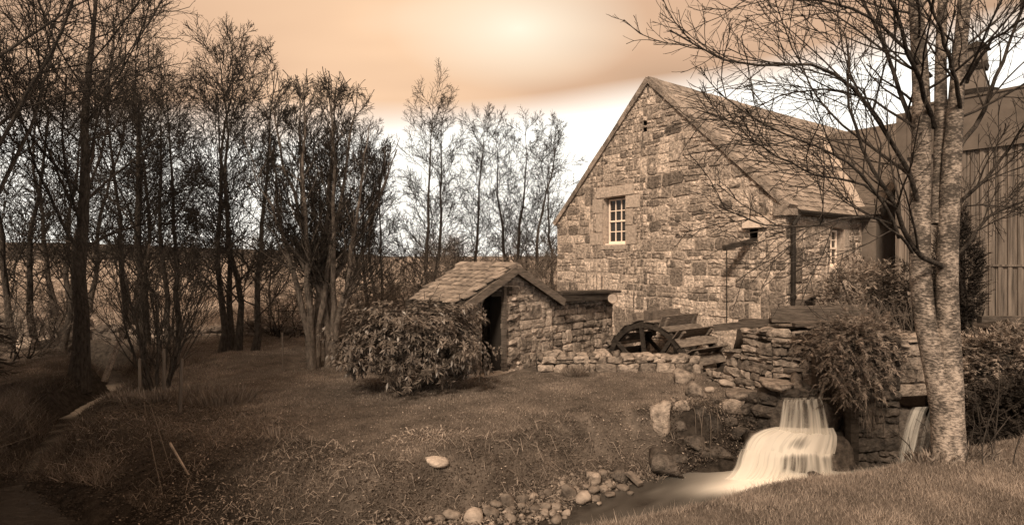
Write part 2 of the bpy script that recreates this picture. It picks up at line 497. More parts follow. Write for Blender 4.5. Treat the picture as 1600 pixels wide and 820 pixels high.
STREAM = [(8.5, 8.5), (5.6, 8.35), (4.1, 8.25), (2.9, 7.75), (2.0, 7.05), (1.2, 6.35), (0.3, 5.55), (-1.5, 4.9), (-4.0, 5.1), (-5.8, 6.5), (-7.5, 7.4), (-11, 7.8), (-18, 8.0)]
STREAM_W = [0.6, 0.65, 0.75, 0.85, 0.9, 0.9, 0.9, 0.85, 0.85, 0.85, 0.8, 0.8, 0.8]
BROOK = [(-6.3, 7.0), (-7.8, 9.6), (-8.75, 11.7), (-9.3, 14.2), (-11.5, 16.6), (-16, 18.5)]
BROOK_W = [0.10, 0.06, 0.34, 0.36, 0.2, 0.2]
TERR = [(4.95, 13.2), (4.95, 10.75), (5.75, 10.35), (5.75, 9.35), (9, 9.45), (14, 9.6), (60, 11), (60, 60), (12, 40), (6.3, 13.3)]
D1 = np.array((-0.586, 0.810)); D2 = np.array((0.810, 0.586))      # mill: along the gable, along the side wall
CORNER = np.array((6.24, 13.2))
GW = 8.02
WHEEL = np.array((3.30, 14.28))


def ground(X, Y):
    X = np.asarray(X, float); Y = np.asarray(Y, float)
    land = 0.60 + 0.12 * sstep(-6, -1, X) + 0.10 * vnoise(X * 0.45, Y * 0.45, 3) + 0.035 * vnoise(X * 1.7, Y * 1.7, 4)
    land += 0.16 * np.exp(-(((X + 6.3) / 1.8) ** 2 + ((Y - 14.5) / 1.6) ** 2))                 # low mound at the foot of the trees
    far = np.maximum(0, Y - 21.5)
    land += np.where(far < 45, far * 0.052, 45 * 0.052 + (far - 45) * 0.004)
    hill = sstep(60, 260, Y) * (0.5 + 2 * vnoise(X * 0.010 + 5, Y * 0.008, 7) + 6 * sstep(-80, -200, X))
    land += hill
    land += 0.25 * vnoise(X * 0.2, Y * 0.2, 9) * sstep(16, 26, Y)
    # terrace round the mill, kept up by the walls
    t = poly_sdf(X, Y, TERR)
    land = land + (1.85 + 0.05 * vnoise(X * 1.3, Y * 1.3, 5) - land) * sstep(-0.02, 0.16, t) * (1 - sstep(60, 90, Y))
    # wheel pit
    rx, ry = X - WHEEL[0], Y - WHEEL[1]
    a = rx * D1[0] + ry * D1[1]; b = rx * D2[0] + ry * D2[1]
    pit = sstep(0.2, 0.0, np.maximum(np.abs(a) - 1.75, np.abs(b - 0.75) - 0.9))
    land = land + (-1.35 - land) * pit
    # mill race mouths
    for (cx, cy, hx, hy, zz) in ((5.03, 9.9, 0.34, 1.05, 0.80), (6.45, 9.5, 0.55, 0.7, 0.72)):
        k = sstep(0.1, 0.0, np.maximum(np.abs(X - cx) - hx, np.abs(Y - cy) - hy))
        land = land + (zz - land) * k
    # banks
    d = line_dist(X, Y, STREAM, STREAM_W)
    d = d + 0.28 * vnoise(X * 1.3, Y * 1.3, 12) + 0.12 * vnoise(X * 3.7, Y * 3.7, 13)
    shore = sstep(-2.2, -0.6, X) * (1 - sstep(1.9, 2.4, X))        # shingle shelf
    wsh = 0.25 + 0.45 * shore
    prof = np.where(d < 0, -0.16 + 0.10 * sstep(-0.5, 0, d), 0.0)
    up = -0.06 + 0.22 * np.clip(d / wsh, 0, 1) + (land - 0.16) * sstep(0, 1, (d - wsh) / (0.55 + 0.75 * sstep(0, -3, X)))
    gz = np.where(d < 0, prof, up)
    gz = np.where(Y > 15, land, np.minimum(gz, np.maximum(land, -1.4)))
    terr = sstep(-0.02, 0.16, t)
    gz = np.where(d > 0, gz * (1 - terr) + land * terr, gz)
    d2 = line_dist(X, Y, BROOK, BROOK_W) + 0.14 * vnoise(X * 1.6, Y * 1.6, 15)
    bz = np.where(d2 < 0, -0.12, -0.02 + (gz + 0.02) * sstep(0, 0.6, d2))
    gz = np.where((X < -5) & (d2 < 0.9), np.minimum(gz, bz), gz)
    # near bank, where the photographer stands
    s = -((X - 0.5) * -0.375 + (Y - 3.58) * 0.927)
    s = s + 0.10 * vnoise(X * 1.5, Y * 1.5, 21)
    nb = 1.58 + 0.02 * s + 0.05 * vnoise(X * 0.9, Y * 0.9, 22) + 0.02 * vnoise(X * 3, Y * 3, 23)
    k = sstep(-1.1, 0.05, s)
    gz = np.where(Y < 8.0, np.maximum(gz, -0.4 + (nb + 0.4) * k), gz)
    return gz


def warp(lo, hi, c0, c1, n_in, n_out):
    """coordinates fine between c0 and c1, widening outwards"""
    inn = np.linspace(c0, c1, n_in)
    st = (c1 - c0) / (n_in - 1)
    def out(length):
        q = np.linspace(0, 1, n_out + 1)[1:]
        k = length / (st * n_out)
        p = max(1.2, math.log(max(k, 1.01) * n_out) / math.log(n_out)) if k > 1 else 1
        return length * q ** p
    return np.concatenate((c0 - out(c0 - lo)[::-1], inn, c1 + out(hi - c1)))


def build_ground():
    xs = warp(-420, 420, -12, 9.5, 250, 46)
    ys = warp(-60, 520, 2.2, 21, 230, 60)
    X, Y = np.meshgrid(xs, ys)
    Z = ground(X, Y)
    v = np.stack((X, Y, Z), -1).reshape(-1, 3)
    nx, ny = len(xs), len(ys)
    i = np.arange(nx - 1)[None, :] + nx * np.arange(ny - 1)[:, None]
    f = np.stack((i, i + 1, i + nx + 1, i + nx), -1).reshape(-1, 4)
    d = line_dist(X, Y, STREAM, STREAM_W) + 0.5 * vnoise(X * 1.1, Y * 1.1, 31)
    s = -((X - 0.5) * -0.375 + (Y - 3.58) * 0.927)
    left = sstep(-0.5, -4.5, X + 0.6 * vnoise(X, Y, 33))
    soil = sstep(0.9 + 0.9 * left, 0.35 + 0.3 * left, d) * (s < -0.05)
    d2 = line_dist(X, Y, BROOK, BROOK_W) + 0.5 * vnoise(X * 1.3, Y * 1.3, 34)
    soil = np.maximum(soil, sstep(1.1, 0.3, d2))
    t = poly_sdf(X, Y, TERR)
    soil = np.maximum(soil, sstep(0.2, 0.1, np.abs(t)))
    soil = np.maximum(soil, sstep(0.9, 1.1, Z) * (Y > 7) * (Y < 13) * 0.5)
    soil = np.maximum(soil, sstep(1.15, .75, np.hypot((X - 3.4) / 1.0, (Y - 9.0) / .75)))
    soil = np.where(Y > 25, 0, soil)
    field = sstep(19.5, 20.5, Y + 0.5 * vnoise(X * 0.8, Y, 37)) * (1 - sstep(3, 6, X))
    wood = sstep(70, 110, Y + 25 * vnoise(X * 0.02, Y * 0.02, 41)) * sstep(-40, -90, X)
    at = {'soil': soil.ravel(), 'field': field.ravel(), 'wood': wood.ravel()}
    o = add('ground', mesh_of('ground', v, f, at, smooth=True), M['ground'])
    tag(o, 'mown lawn and stream banks running out to pale fields', kind='structure')


build_ground()


def foam_at(X, Y):
    a = np.exp(-(((X - 3.95) / 0.8) ** 2 + ((Y - 8.42) / 0.36) ** 2))
    b = 0.75 * np.exp(-(((X - 3.15) / 0.55) ** 2 + ((Y - 8.15 - .25 * (X - 3.15)) / 0.22) ** 2))
    c = 0.7 * np.exp(-(((X - 4.9) / 0.5) ** 2 + ((Y - 8.5) / 0.22) ** 2))
    e = 0.7 * np.exp(-(((X - 6.4) / 0.7) ** 2 + ((Y - 8.6) / 0.4) ** 2))
    st = 0.09 * (0.5 + vnoise(X * 1.5 + Y * 1.5, (Y - X) * 6, 51)) * sstep(-0.5, 2.5, X)
    return np.clip(a * 1.25 + b + c + e + st, 0, 0.97)


def build_water():
    for pts, wd, ext, nm, lab in ((STREAM, STREAM_W, 0.55, 'stream', 'dark stream flowing from the falls past the lawn'),
                                  (BROOK, BROOK_W, 0.15, 'brook', 'narrow bright brook between the trees')):
        P = []
        for i in range(len(pts) - 1):
            n = 22 if nm == 'stream' and 0 < i < 6 else 10
            for k in range(n):
                q = k / n
                P.append((pts[i][0] * (1 - q) + pts[i + 1][0] * q, pts[i][1] * (1 - q) + pts[i + 1][1] * q, wd[i] * (1 - q) + wd[i + 1] * q))
        P = np.array(P)
        T = np.gradient(P[:, :2], axis=0)
        for _ in range(12): T[1:-1] = (T[:-2] + T[1:-1] + T[2:]) / 3
        T /= np.linalg.norm(T, axis=1)[:, None]
        Nn = np.stack((-T[:, 1], T[:, 0]), 1)
        K = 31
        a = np.linspace(-1, 1, K)
        XY = P[:, None, :2] + Nn[:, None, :] * (a[None, :, None] * (P[:, 2] + ext)[:, None, None])
        z0 = 0.0 if nm == 'stream' else -0.006
        v = np.concatenate((XY, np.full(XY.shape[:2] + (1,), z0)), -1).reshape(-1, 3)
        n = len(P)
        i = np.arange(K - 1)[None, :] + K * np.arange(n - 1)[:, None]
        f = np.stack((i, i + K, i + K + 1, i + 1), -1).reshape(-1, 4)
        fo = foam_at(v[:, 0], v[:, 1]) if nm == 'stream' else np.clip(0.5 * sstep(11.4, 12.2, v[:, 1]) * sstep(15.2, 14.2, v[:, 1]) + 0.2 * vnoise(v[:, 0] * 2, v[:, 1] * 5, 3), 0, 1)  # on the brook this paints a sky reflection in white, not foam
        o = add(nm, mesh_of(nm, v, f, {'foam': fo}, smooth=True), M['water'])
        tag(o, lab, kind='structure')


build_water()


# ------------------------------------------------------------------ masonry
class Frame:
    """a wall face: u to the right as seen from outside, v up, d outwards"""
    def __init__(self, o, u):
        self.o = np.array(o, float); u = np.array(u, float); u /= np.linalg.norm(u)
        self.u = np.array((u[0], u[1], 0)); self.n = np.array((u[1], -u[0], 0)); self.z = np.array((0, 0, 1.0))

    def __call__(self, u, v, d=0.0):
        return self.o + self.u * u + self.z * v + self.n * d


def clip(poly, a, b, c):
    """keep the side a*u + b*v <= c of a convex polygon"""
    out = []
    for i in range(len(poly)):
        p, q = poly[i], poly[(i + 1) % len(poly)]
        sp, sq = a * p[0] + b * p[1] - c, a * q[0] + b * q[1] - c
        if sp <= 0: out.append(p)
        if (sp < 0) != (sq < 0) and sp != sq:
            t = sp / (sp - sq); out.append((p[0] + (q[0] - p[0]) * t, p[1] + (q[1] - p[1]) * t))
    return out


def parea(p):
    return 0.5 * sum(p[i][0] * p[(i + 1) % len(p)][1] - p[(i + 1) % len(p)][0] * p[i][1] for i in range(len(p)))


def minus_rect(poly, r):
    u0, u1, v0, v1 = r
    res = [clip(poly, 1, 0, u0), clip(poly, -1, 0, -u1)]
    mid = clip(clip(poly, -1, 0, -u0), 1, 0, u1)
    if len(mid) > 2: res += [clip(mid, 0, 1, v0), clip(mid, 0, -1, -v1)]
    return [p for p in res if len(p) > 2 and parea(p) > 1e-4]


def rubble(u0, u1, v0, v1, hfun, wfun, g, split=0.25, tall=0.12, wav=0.03):
    """irregular coursed rubble: list of convex polygons filling the rectangle"""
    polys = []
    v = v0; claims = []
    kn = np.arange(u0 - 1, u1 + 2, 0.55)

    def line(base): 
        w = g.uniform(-wav, wav, len(kn))
        return lambda u: base + float(np.interp(u, kn, w))
    lo = (lambda u: v0)
    while v < v1 - 0.03:
        h = hfun(v, g); nv = min(v + h, v1)
        if v1 - nv < 0.06: nv = v1
        hi = line(nv) if nv < v1 else (lambda u, c=v1: c)
        h2 = hfun(nv, g)
        u = u0; nxt = []
        while u < u1 - 0.02:
            c = [k for k in claims if k[0] <= u + 1e-6 < k[1]]
            if c: u = c[0][1]; continue
            w = wfun(v, h, g); ue = min(u + w, u1)
            if u1 - ue < 0.09: ue = u1
            for k in claims:
                if u < k[0] < ue + 0.07: ue = k[0]
            s0, s1 = g.uniform(-0.15, 0.15) * h * 0.35, g.uniform(-0.15, 0.15) * h * 0.35
            if g.random() < tall and nv < v1 - 0.3 and w < 0.75:
                nxt.append((u, ue))
                top = lambda q, hh=h2 * 0.97: nv + hh
                polys.append([(u, lo(u)), (ue, lo(ue)), (ue, top(ue)), (u, top(u))])
            elif g.random() < split and h > 0.15:
                m0 = g.uniform(0.35, 0.65); um = (u + ue) / 2
                ml = lambda q: lo(q) * (1 - m0) + hi(q) * m0
                for (f0, f1) in ((lo, ml), (ml, hi)):
                    if g.random() < 0.5 and ue - u > 0.25:
                        cu = u + (ue - u) * g.uniform(0.3, 0.7)
                        polys.append([(u, f0(u)), (cu, f0(cu)), (cu, f1(cu)), (u, f1(u))])
                        polys.append([(cu, f0(cu)), (ue, f0(ue)), (ue, f1(ue)), (cu, f1(cu))])
                    else:
                        polys.append([(u, f0(u)), (ue, f0(ue)), (ue, f1(ue)), (u, f1(u))])
            else:
                polys.append([(u, lo(u)), (ue, lo(ue)), (ue, hi(ue)), (u, hi(u))])
            u = ue
        claims = nxt; lo = hi; v = nv
    return polys


def stone_geo(poly, fr, g, joint, proud, rag=0.12):
    """one stone: ragged outline, chamfered edge, bulging face; local to its middle"""
    P = np.array(poly)
    c = P.mean(0)
    size = math.sqrt(max(parea(poly), 1e-5))
    out = []
    n = len(P)
    for i in range(n):
        a, b = P[i], P[(i + 1) % n]
        L = np.linalg.norm(b - a)
        if L < 0.02: continue
        cut = min(0.22 * size, 0.3 * L) * g.uniform(0.35, 1.0)
        e = (b - a) / L
        m = [a + e * cut] + ([a + e * L * g.uniform(0.4, 0.6)] if L > 0.16 else []) + [b - e * cut]
        out += m
    if len(out) < 4: return None
    O = np.array(out)
    O += g.uniform(-1, 1, O.shape) * min(rag * size * 0.3, 0.02)
    d = O - c
    ln = np.linalg.norm(d, axis=1)[:, None] + 1e-6
    shr = np.maximum(0.2, (ln - joint * g.uniform(0.5, 1.3, (len(O), 1))) / ln)
    O = c + d * shr
    pr = proud * g.uniform(0.4, 1.2)
    tilt = g.uniform(-0.5, 0.5, 2) * pr / max(size, 0.05)
    inn = c + (O - c) * (1 - min(0.30, 0.035 / max(size, 0.05) + 0.05))
    k = len(O)
    vs = []
    for p in O: vs.append(fr(p[0], p[1], -0.05))
    for p in O: vs.append(fr(p[0], p[1], pr * g.uniform(0.1, 0.5)))
    for p in inn: vs.append(fr(p[0], p[1], pr * g.uniform(0.75, 1.15) + float((p - c) @ tilt)))
    vs.append(fr(c[0], c[1], pr * g.uniform(0.95, 1.5)))
    fs = []
    for i in range(k):
        j = (i + 1) % k
        fs += [(i, j, k + j, k + i), (k + i, k + j, 2 * k + j, 2 * k + i), (2 * k + i, 2 * k + j, 3 * k)]
    V = np.array(vs); mid = fr(c[0], c[1], 0)
    return V - mid, fs, mid, parea(poly) / (mid @ mid)


def lay_stones(polys, fr, g, parent, mat, joint, proud, limit=300, rag=0.12, name='stone', rest='small_stones'):
    L = []
    for p in polys:
        if len(p) < 3 or parea(p) < 0.0012: continue
        q = stone_geo(p, fr, g, joint, proud, rag)
        if q: L.append(q)
    L.sort(key=lambda q: -q[3])
    for V, F, mid, _ in L[:limit]:
        add(name, mesh_of(name, V, F), mat, parent, mid)
    if len(L) > limit:
        mb = MB()
        for V, F, mid, _ in L[limit:]: mb.raw(V + mid, F)
        tag(mb.build(rest, mat, parent), kind='stuff')


def face_mesh(polys, fr, d=0.0):
    mb = MB()
    for p in polys: mb.raw([fr(u, v, d) for u, v in p], [tuple(range(len(p)))])
    return mb


def inside_pieces(polys, halfs, rects=()):
    res = []
    for p in polys:
        for h in halfs:
            p = clip(p, *h)
            if len(p) < 3: break
        if len(p) < 3: continue
        ps = [p]
        for r in rects:
            ps = [q for s in ps for q in minus_rect(s, r)]
        res += ps
    return res


def window(fr, u0, u1, v0, v1, cols, rows, parent, recess=0.16):
    """sash window: frame, bars, one pane object per light, sill"""
    w = empty('window'); w.parent = parent
    fw = 0.045
    mb = MB()
    def slab(a0, a1, b0, b1, d0, d1):
        mb.box8([fr(a0, b0, d0), fr(a1, b0, d0), fr(a1, b0, d1), fr(a0, b0, d1), fr(a0, b1, d0), fr(a1, b1, d0), fr(a1, b1, d1), fr(a0, b1, d1)])
    d0, d1 = -recess - 0.06, -recess
    slab(u0, u0 + fw, v0, v1, d0, d1); slab(u1 - fw, u1, v0, v1, d0, d1)
    slab(u0 + fw, u1 - fw, v0, v0 + fw * 1.5, d0, d1); slab(u0 + fw, u1 - fw, v1 - fw, v1, d0, d1)
    mid = (v0 + v1) / 2
    slab(u0 + fw, u1 - fw, mid - 0.025, mid + 0.025, d0, d1 + 0.012)
    mb.build('frame', M['white'], w)
    pu = [u0 + fw + (u1 - u0 - 2 * fw) * i / cols for i in range(cols + 1)]
    pv = [v0 + fw + (v1 - v0 - 2 * fw) * i / rows for i in range(rows + 1)]
    for i in range(1, cols):
        mb = MB(); slab(pu[i] - 0.014, pu[i] + 0.014, v0 + fw, v1 - fw, d0 + 0.02, d1 - 0.008); mb.build('glazing_bar', M['white'], w)
    for j in range(1, rows):
        if j * 2 == rows: continue
        mb = MB(); slab(u0 + fw, u1 - fw, pv[j] - 0.014, pv[j] + 0.014, d0 + 0.018, d1 - 0.010); mb.build('glazing_bar', M['white'], w)
    for i in range(cols):
        for j in range(rows):
            mb = MB(); slab(pu[i] + 0.008, pu[i + 1] - 0.008, pv[j] + 0.008, pv[j + 1] - 0.008, d0 + 0.024, d0 + 0.028)
            mb.build('pane', M['glass'], w)
    mb = MB(); slab(u0 - 0.02, u1 + 0.02, v0 - 0.055, v0 - 0.002, d0, d1 + 0.13); mb.build('sill', M['white'], w)
    return w


def reveal(fr, r, depth, mat, parent, back=True):
    u0, u1, v0, v1 = r
    mb = MB()
    c = [(u0, v0), (u1, v0), (u1, v1), (u0, v1)]
    vs = [fr(u, v, 0.0) for u, v in c] + [fr(u, v, -depth) for u, v in c]
    mb.raw(vs, [(0, 1, 5, 4), (1, 2, 6, 5), (2, 3, 7, 6), (3, 0, 4, 7)])
    mb.build('reveal', mat, parent)
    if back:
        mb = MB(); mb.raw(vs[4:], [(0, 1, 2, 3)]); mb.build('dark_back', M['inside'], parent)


def slab_stone(fr, u0, u1, v0, v1, d, mat, name, parent, j=0.012, back=-0.12):
    mb = MB()
    q = lambda u, v, dd: fr(u + rnd.uniform(-j, j), v + rnd.uniform(-j, j), dd)
    mb.box8([q(u0, v0, back), q(u1, v0, back), q(u1, v0, d), q(u0, v0, d), q(u0, v1, back), q(u1, v1, back), q(u1, v1, d), q(u0, v1, d)])
    return mb.build(name, mat, parent)


SLATE_MESH = {}


def slate_mesh(w, h, t, key, mat, n=5):
    if key not in SLATE_MESH:
        L = []
        for i in range(n):
            g = random.Random(hash(key) % 1000 + i * 7)
            j = lambda a: g.uniform(-a, a)
            cut = g.uniform(0, 0.012)
            vs = []
            for z in (0, t):
                vs += [(-w / 2 + j(.008) + cut, j(.014), z), (0, j(.012), z + j(.003)), (w / 2 + j(.008) - cut, j(.014), z), (w / 2 + j(.006), h, z), (-w / 2 + j(.006), h, z)]
            fs = [(4, 3, 2, 1, 0), (5, 6, 7, 8, 9), (0, 1, 6, 5), (1, 2, 7, 6), (2, 3, 8, 7), (3, 4, 9, 8), (4, 0, 5, 9)]
            m = mesh_of('slate', vs, fs); m.materials.append(mat); L.append(m)
        SLATE_MESH[key] = L
    return SLATE_MESH[key]


def slate_roof(o, along, up, length, slope, exposure, width, t, mat, parent, key, limit=300, keep=None, g=None):
    """slates laid course by course; `along` and `up` are unit 3-vectors in the roof plane"""
    g = g or random.Random(3)
    o = Vector(tuple(o)); a = Vector(tuple(along)).normalized(); b = Vector(tuple(up)).normalized(); n = a.cross(b).normalized()
    if n.z < 0: n = -n
    ms = slate_mesh(width, exposure * 1.9, t, key, mat)
    items = []
    rows = int(slope / exposure)
    tilt = math.atan2(t * 1.6, exposure * 1.6)
    for r in range(rows + 1):
        v = r * exposure
        u = (r % 2) * width * 0.5 - width * 0.3 + g.uniform(-.03, .03)
        while u < length + width * 0.2:
            k = g.uniform(0.8, 1.15)
            w = width * k
            uu = u + w / 2
            hcut = min(1.0, (slope + 0.02 - v) / (exposure * 1.9))
            if 0 < uu - w * .3 and uu + w * .3 < length and hcut > 0.25 and (keep is None or keep(uu, v)):
                p = o + a * uu + b * (v + g.uniform(-.01, .01)) + n * (0.012 + t * 1.2 + g.uniform(0, .006))
                ca, sa = math.cos(tilt), math.sin(tilt)
                bb = (b * ca - n * sa); nn = (n * ca + b * sa)
                tw = g.uniform(-0.02, 0.02)
                aa = (a * math.cos(tw) + bb * math.sin(tw)); b2 = (bb * math.cos(tw) - a * math.sin(tw))
                s = aa.cross(b2).dot(nn)
                mat4 = Matrix(((aa.x * k * .97, b2.x * hcut, nn.x, p.x), (aa.y * k * .97, b2.y * hcut, nn.y, p.y), (aa.z * k * .97, b2.z * hcut, nn.z, p.z), (0, 0, 0, 1)))
                items.append((p.length, mat4, g.choice(ms)))
            u += w + 0.006
    items.sort(key=lambda q: q[0])
    for _, m4, ms_ in items[:limit]:
        o_ = add('slate', ms_, None, parent); o_.matrix_world = m4
    if len(items) > limit:
        V, F = [], []
        for _, m4, ms_ in items[limit:]:
            b0 = len(V)
            V += [tuple(m4 @ v.co) for v in ms_.vertices]
            F += [tuple(b0 + i for i in p.vertices) for p in ms_.polygons]
        ob = add('far_slates', mesh_of('far_slates', V, F), mat, parent); tag(ob, kind='stuff')


# ------------------------------------------------------------------ the mill
EAVE, APEX, MILL_L = 4.42, 8.24, 12.5
LEFT = CORNER + D1 * GW


def v3(p, z): return np.array((p[0], p[1], z))


def build_mill():
    g = np.random.default_rng(21)
    mill = empty('mill_building', v3(CORNER, 1.8))
    tag(mill, 'old stone mill with steep gable and long slate roof beside the water wheel', 'mill')
    mill.location = (0, 0, 0)
    GF = Frame(v3(LEFT, 0), -D1)           # gable face
    SF = Frame(v3(CORNER, 0), D2)          # side face
    sl = (APEX - EAVE) / (GW / 2)
    zb = -0.6
    # --- gable
    gable = empty('gable_wall'); gable.parent = mill
    win = (2.28, 3.08, 3.68, 5.04)
    win_out = (2.20, 3.12, 3.64, 5.08)
    hole = (7.12, 7.34, 3.62, 3.92)
    vent1, vent2 = (3.80, 3.94, 7.02, 7.14), (3.80, 3.94, 6.84, 6.96)
    halfs = [(-sl, 1, EAVE), (sl, 1, EAVE + sl * GW)]
    full = [[(0, zb), (GW, zb), (GW, EAVE), (GW / 2, APEX), (0, EAVE)]]
    core = inside_pieces(full, [], (win_out, hole, vent1, vent2))
    face_mesh(core, GF).build('mortar', M['mortar'], gable)
    lint = (1.92, 3.46, 5.09, 5.42)
    sillr = (2.08, 3.22, 3.50, 3.64)
    jambs = [(1.62, 2.19, 3.64, 4.02), (1.9, 2.19, 4.03, 4.62), (1.75, 2.19, 4.63, 5.08), (3.13, 3.55, 3.64, 4.2), (3.13, 3.42, 4.21, 4.7), (3.13, 3.68, 4.71, 5.08)]
    holelint = (6.98, 7.62, 3.93, 4.22)

    def hfun(v, q):
        if v < 1.9: return q.uniform(0.36, 0.48)
        if v < 2.7: return q.uniform(0.24, 0.36)
        if v < 3.3: return q.uniform(0.14, 0.22)
        return q.uniform(0.17, 0.34)

    def wfun(v, h, q):
        if v < 2.6: return h * q.uniform(0.9, 2.3)
        return h * q.uniform(1.0, 2.7)
    pol = rubble(0, GW, 0.15, APEX, hfun, wfun, g, split=0.36, tall=0.07, wav=0.05)
    pol = inside_pieces(pol, halfs, [win_out, hole, vent1, vent2, lint, sillr, holelint] + jambs)
    lay_stones(pol, GF, g, gable, M['stone'], 0.016, 0.028, limit=240, rag=0.75)
    for r in (lint, sillr, holelint): slab_stone(GF, r[0] + .01, r[1] - .01, r[2] + .008, r[3] - .008, 0.035 if r is not holelint else 0.12, M['dressed'] if r is not holelint else M['paleslab'], 'lintel' if r is not sillr else 'sill_stone', gable)
    for r in jambs: slab_stone(GF, r[0] + .01, r[1] - .008, r[2] + .008, r[3] - .008, 0.03, M['dressed'], 'jamb_stone', gable)
    reveal(GF, win_out, 0.5, M['dressed'], gable)
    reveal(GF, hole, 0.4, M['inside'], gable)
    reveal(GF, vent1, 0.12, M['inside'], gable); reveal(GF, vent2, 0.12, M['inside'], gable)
    window(GF, *win, 3, 4, mill, 0.15)
    # beam out of the hole, with its chain
    mb = MB(); mb.bar(GF(7.25, 3.70, -0.3), GF(6.92, 3.46, 0.72), 0.13, 0.12); mb.build('projecting_beam', M['darkwood'], mill)
    mb = MB(); mb.cyl(GF(6.94, 3.42, 0.66), GF(6.94, 1.55, 0.66), 0.013, n=6); mb.build('chain', M['black'], mill)
    # --- side wall
    side = empty('side_wall'); side.parent = mill
    SL = 3.75
    swin_out = (2.05, 2.78, 2.98, 3.98); swin = (2.13, 2.68, 3.02, 3.94)
    face_mesh(inside_pieces([[(0, zb), (MILL_L, zb), (MILL_L, EAVE), (0, EAVE)]], [], (swin_out,)), SF).build('mortar', M['mortar'], side)
    pol = rubble(0, SL, 1.5, EAVE - 0.03, lambda v, q: q.uniform(0.15, 0.28), lambda v, h, q: h * q.uniform(0.8, 2.1), g, split=0.3, tall=0.15, wav=0.03)
    slint = (1.9, 2.95, 3.99, 4.22); sj = [(2.79, 3.2, 2.98, 3.5), (2.79, 3.05, 3.51, 3.98)]
    pol = inside_pieces(pol, [], [swin_out, slint] + sj)
    lay_stones(pol, SF, g, side, M['stone'], 0.014, 0.03, limit=60, rag=0.4)
    slab_stone(SF, *slint, 0.03, M['dressed'], 'lintel', side)
    for r in sj: slab_stone(SF, r[0] + .01, r[1], r[2] + .006, r[3] - .006, 0.02, M['dressed'], 'jamb_stone', side)
    reveal(SF, swin_out, 0.4, M['dressed'], side)
    window(SF, *swin, 2, 4, mill, 0.12)
    # --- far walls close the body
    bk = MB()
    p = [v3(CORNER + D2 * MILL_L, zb), v3(LEFT + D2 * MILL_L, zb), v3(LEFT, zb)]
    q = [v3(CORNER + D2 * MILL_L, EAVE), v3(LEFT + D2 * MILL_L, EAVE), v3(LEFT, EAVE)]
    ap = v3((CORNER + LEFT) / 2 + D2 * MILL_L, APEX)
    bk.raw([p[0], p[1], q[1], ap, q[0]], [(0, 1, 2, 3, 4)]); bk.raw([p[1], p[2], q[2], q[1]], [(0, 1, 2, 3)])
    bk.build('far_wall', M['mortar'], mill)
    # --- roof
    roof = empty('roof'); roof.parent = mill
    oh = 0.14
    base = MB()
    ridge0, ridge1 = v3((CORNER + LEFT) / 2 + D2 * 0.06, APEX), v3((CORNER + LEFT) / 2 + D2 * MILL_L, APEX)
    for c in (CORNER, LEFT):
        e0, e1 = v3(c + D2 * 0.06, EAVE), v3(c + D2 * MILL_L, EAVE)
        ov = (e0 - ridge0); ov = ov / np.linalg.norm(ov) * oh
        th = np.array((0, 0, 0.07))
        base.box8([e0 + ov - th, e1 + ov - th, ridge1 - th, ridge0 - th, e0 + ov, e1 + ov, ridge1, ridge0])
    base.build('roof_boards', M['darkwood'], roof)
    e0 = v3(CORNER + D2 * 0.22, EAVE); upv = ridge0 + v3(D2 * 0.16, 0) - e0
    ov = -upv / np.linalg.norm(upv) * (oh + 0.05)
    slope = np.linalg.norm(upv) + oh + 0.03
    slate_roof(e0 + ov, v3(D2, 0), upv, 11.2, slope, 0.20, 0.27, 0.020, M['slate'], roof, 'mill', 300, g=random.Random(4))
    e0l = v3(LEFT + D2 * 0.22, EAVE); upl = ridge0 + v3(D2 * 0.16, 0) - e0l
    mb = MB()       # far slope, out of sight: plain slated sheet with stepped courses
    nn = 28
    for i in range(nn):
        a = e0l + upl * (i / nn); b = e0l + upl * ((i + 1) / nn)
        w = v3(D2 * 12.0, 0); k = np.array((0, 0, 0.03)); k2 = np.array((0, 0, 0.012))
        mb.box8([a, a + w, b + w, b, a + k, a + w + k, b + w + k2, b + k2])
    mb.build('far_slope', M['slate'], roof)
    # ridge stones
    for i in range(15):
        a = ridge0 + v3(D2 * (0.3 + i * 0.8), 0.03); b = ridge0 + v3(D2 * (0.3 + (i + 1) * 0.8 - 0.03), 0.03)
        w = v3(D1 * 0.21, 0); k = np.array((0, 0, 0.2 + rnd.uniform(-.012, .012))); t = np.array((0, 0, 0.08 + rnd.uniform(-.01, .01)))
        MB().raw([a - w - k + t, a + t * 1.25, a + w - k + t, b - w - k + t, b + t * 1.25, b + w - k + t, a - w - k, a + w - k, b - w - k, b + w - k],
                 [(0, 1, 4, 3), (1, 2, 5, 4), (6, 0, 3, 8), (2, 7, 9, 5), (0, 6, 7, 2, 1), (3, 4, 5, 9, 8)]).build('ridge_stone', M['skew'], roof)
    # skews: coping slabs up both rakes of the gable
    for c, sg in ((CORNER, 1), (LEFT, -1)):
        a0 = v3(c, EAVE); a1 = v3((CORNER + LEFT) / 2, APEX)
        d = (a1 - a0); ln = np.linalg.norm(d); d /= ln
        nrm = np.cross(v3(D2, 0), d); nrm = nrm if nrm[2] > 0 else -nrm
        s = -0.10
        while s < ln - 0.02:
            w = rnd.uniform(0.55, 0.95); s1 = min(s + w, ln)
            if ln - s1 < 0.2: s1 = ln
            lo, hi = a0 + d * (s + 0.008), a0 + d * (s1 - 0.006 if s1 < ln else ln + 0.06)
            f, b = v3(-D2 * (0.085 + rnd.uniform(-.012, .012)), 0), v3(D2 * (0.30 + rnd.uniform(-.02, .02)), 0)
            t = nrm * (0.13 + rnd.uniform(-.015, .015)); u = nrm * -0.03
            o = MB().box8([lo + f + u, hi + f + u, hi + b + u, lo + b + u, lo + f + t, hi + f + t, hi + b + t, lo + b + t]).build('skew_stone', M['skew'], roof, jitter=0.008)
            s = s1
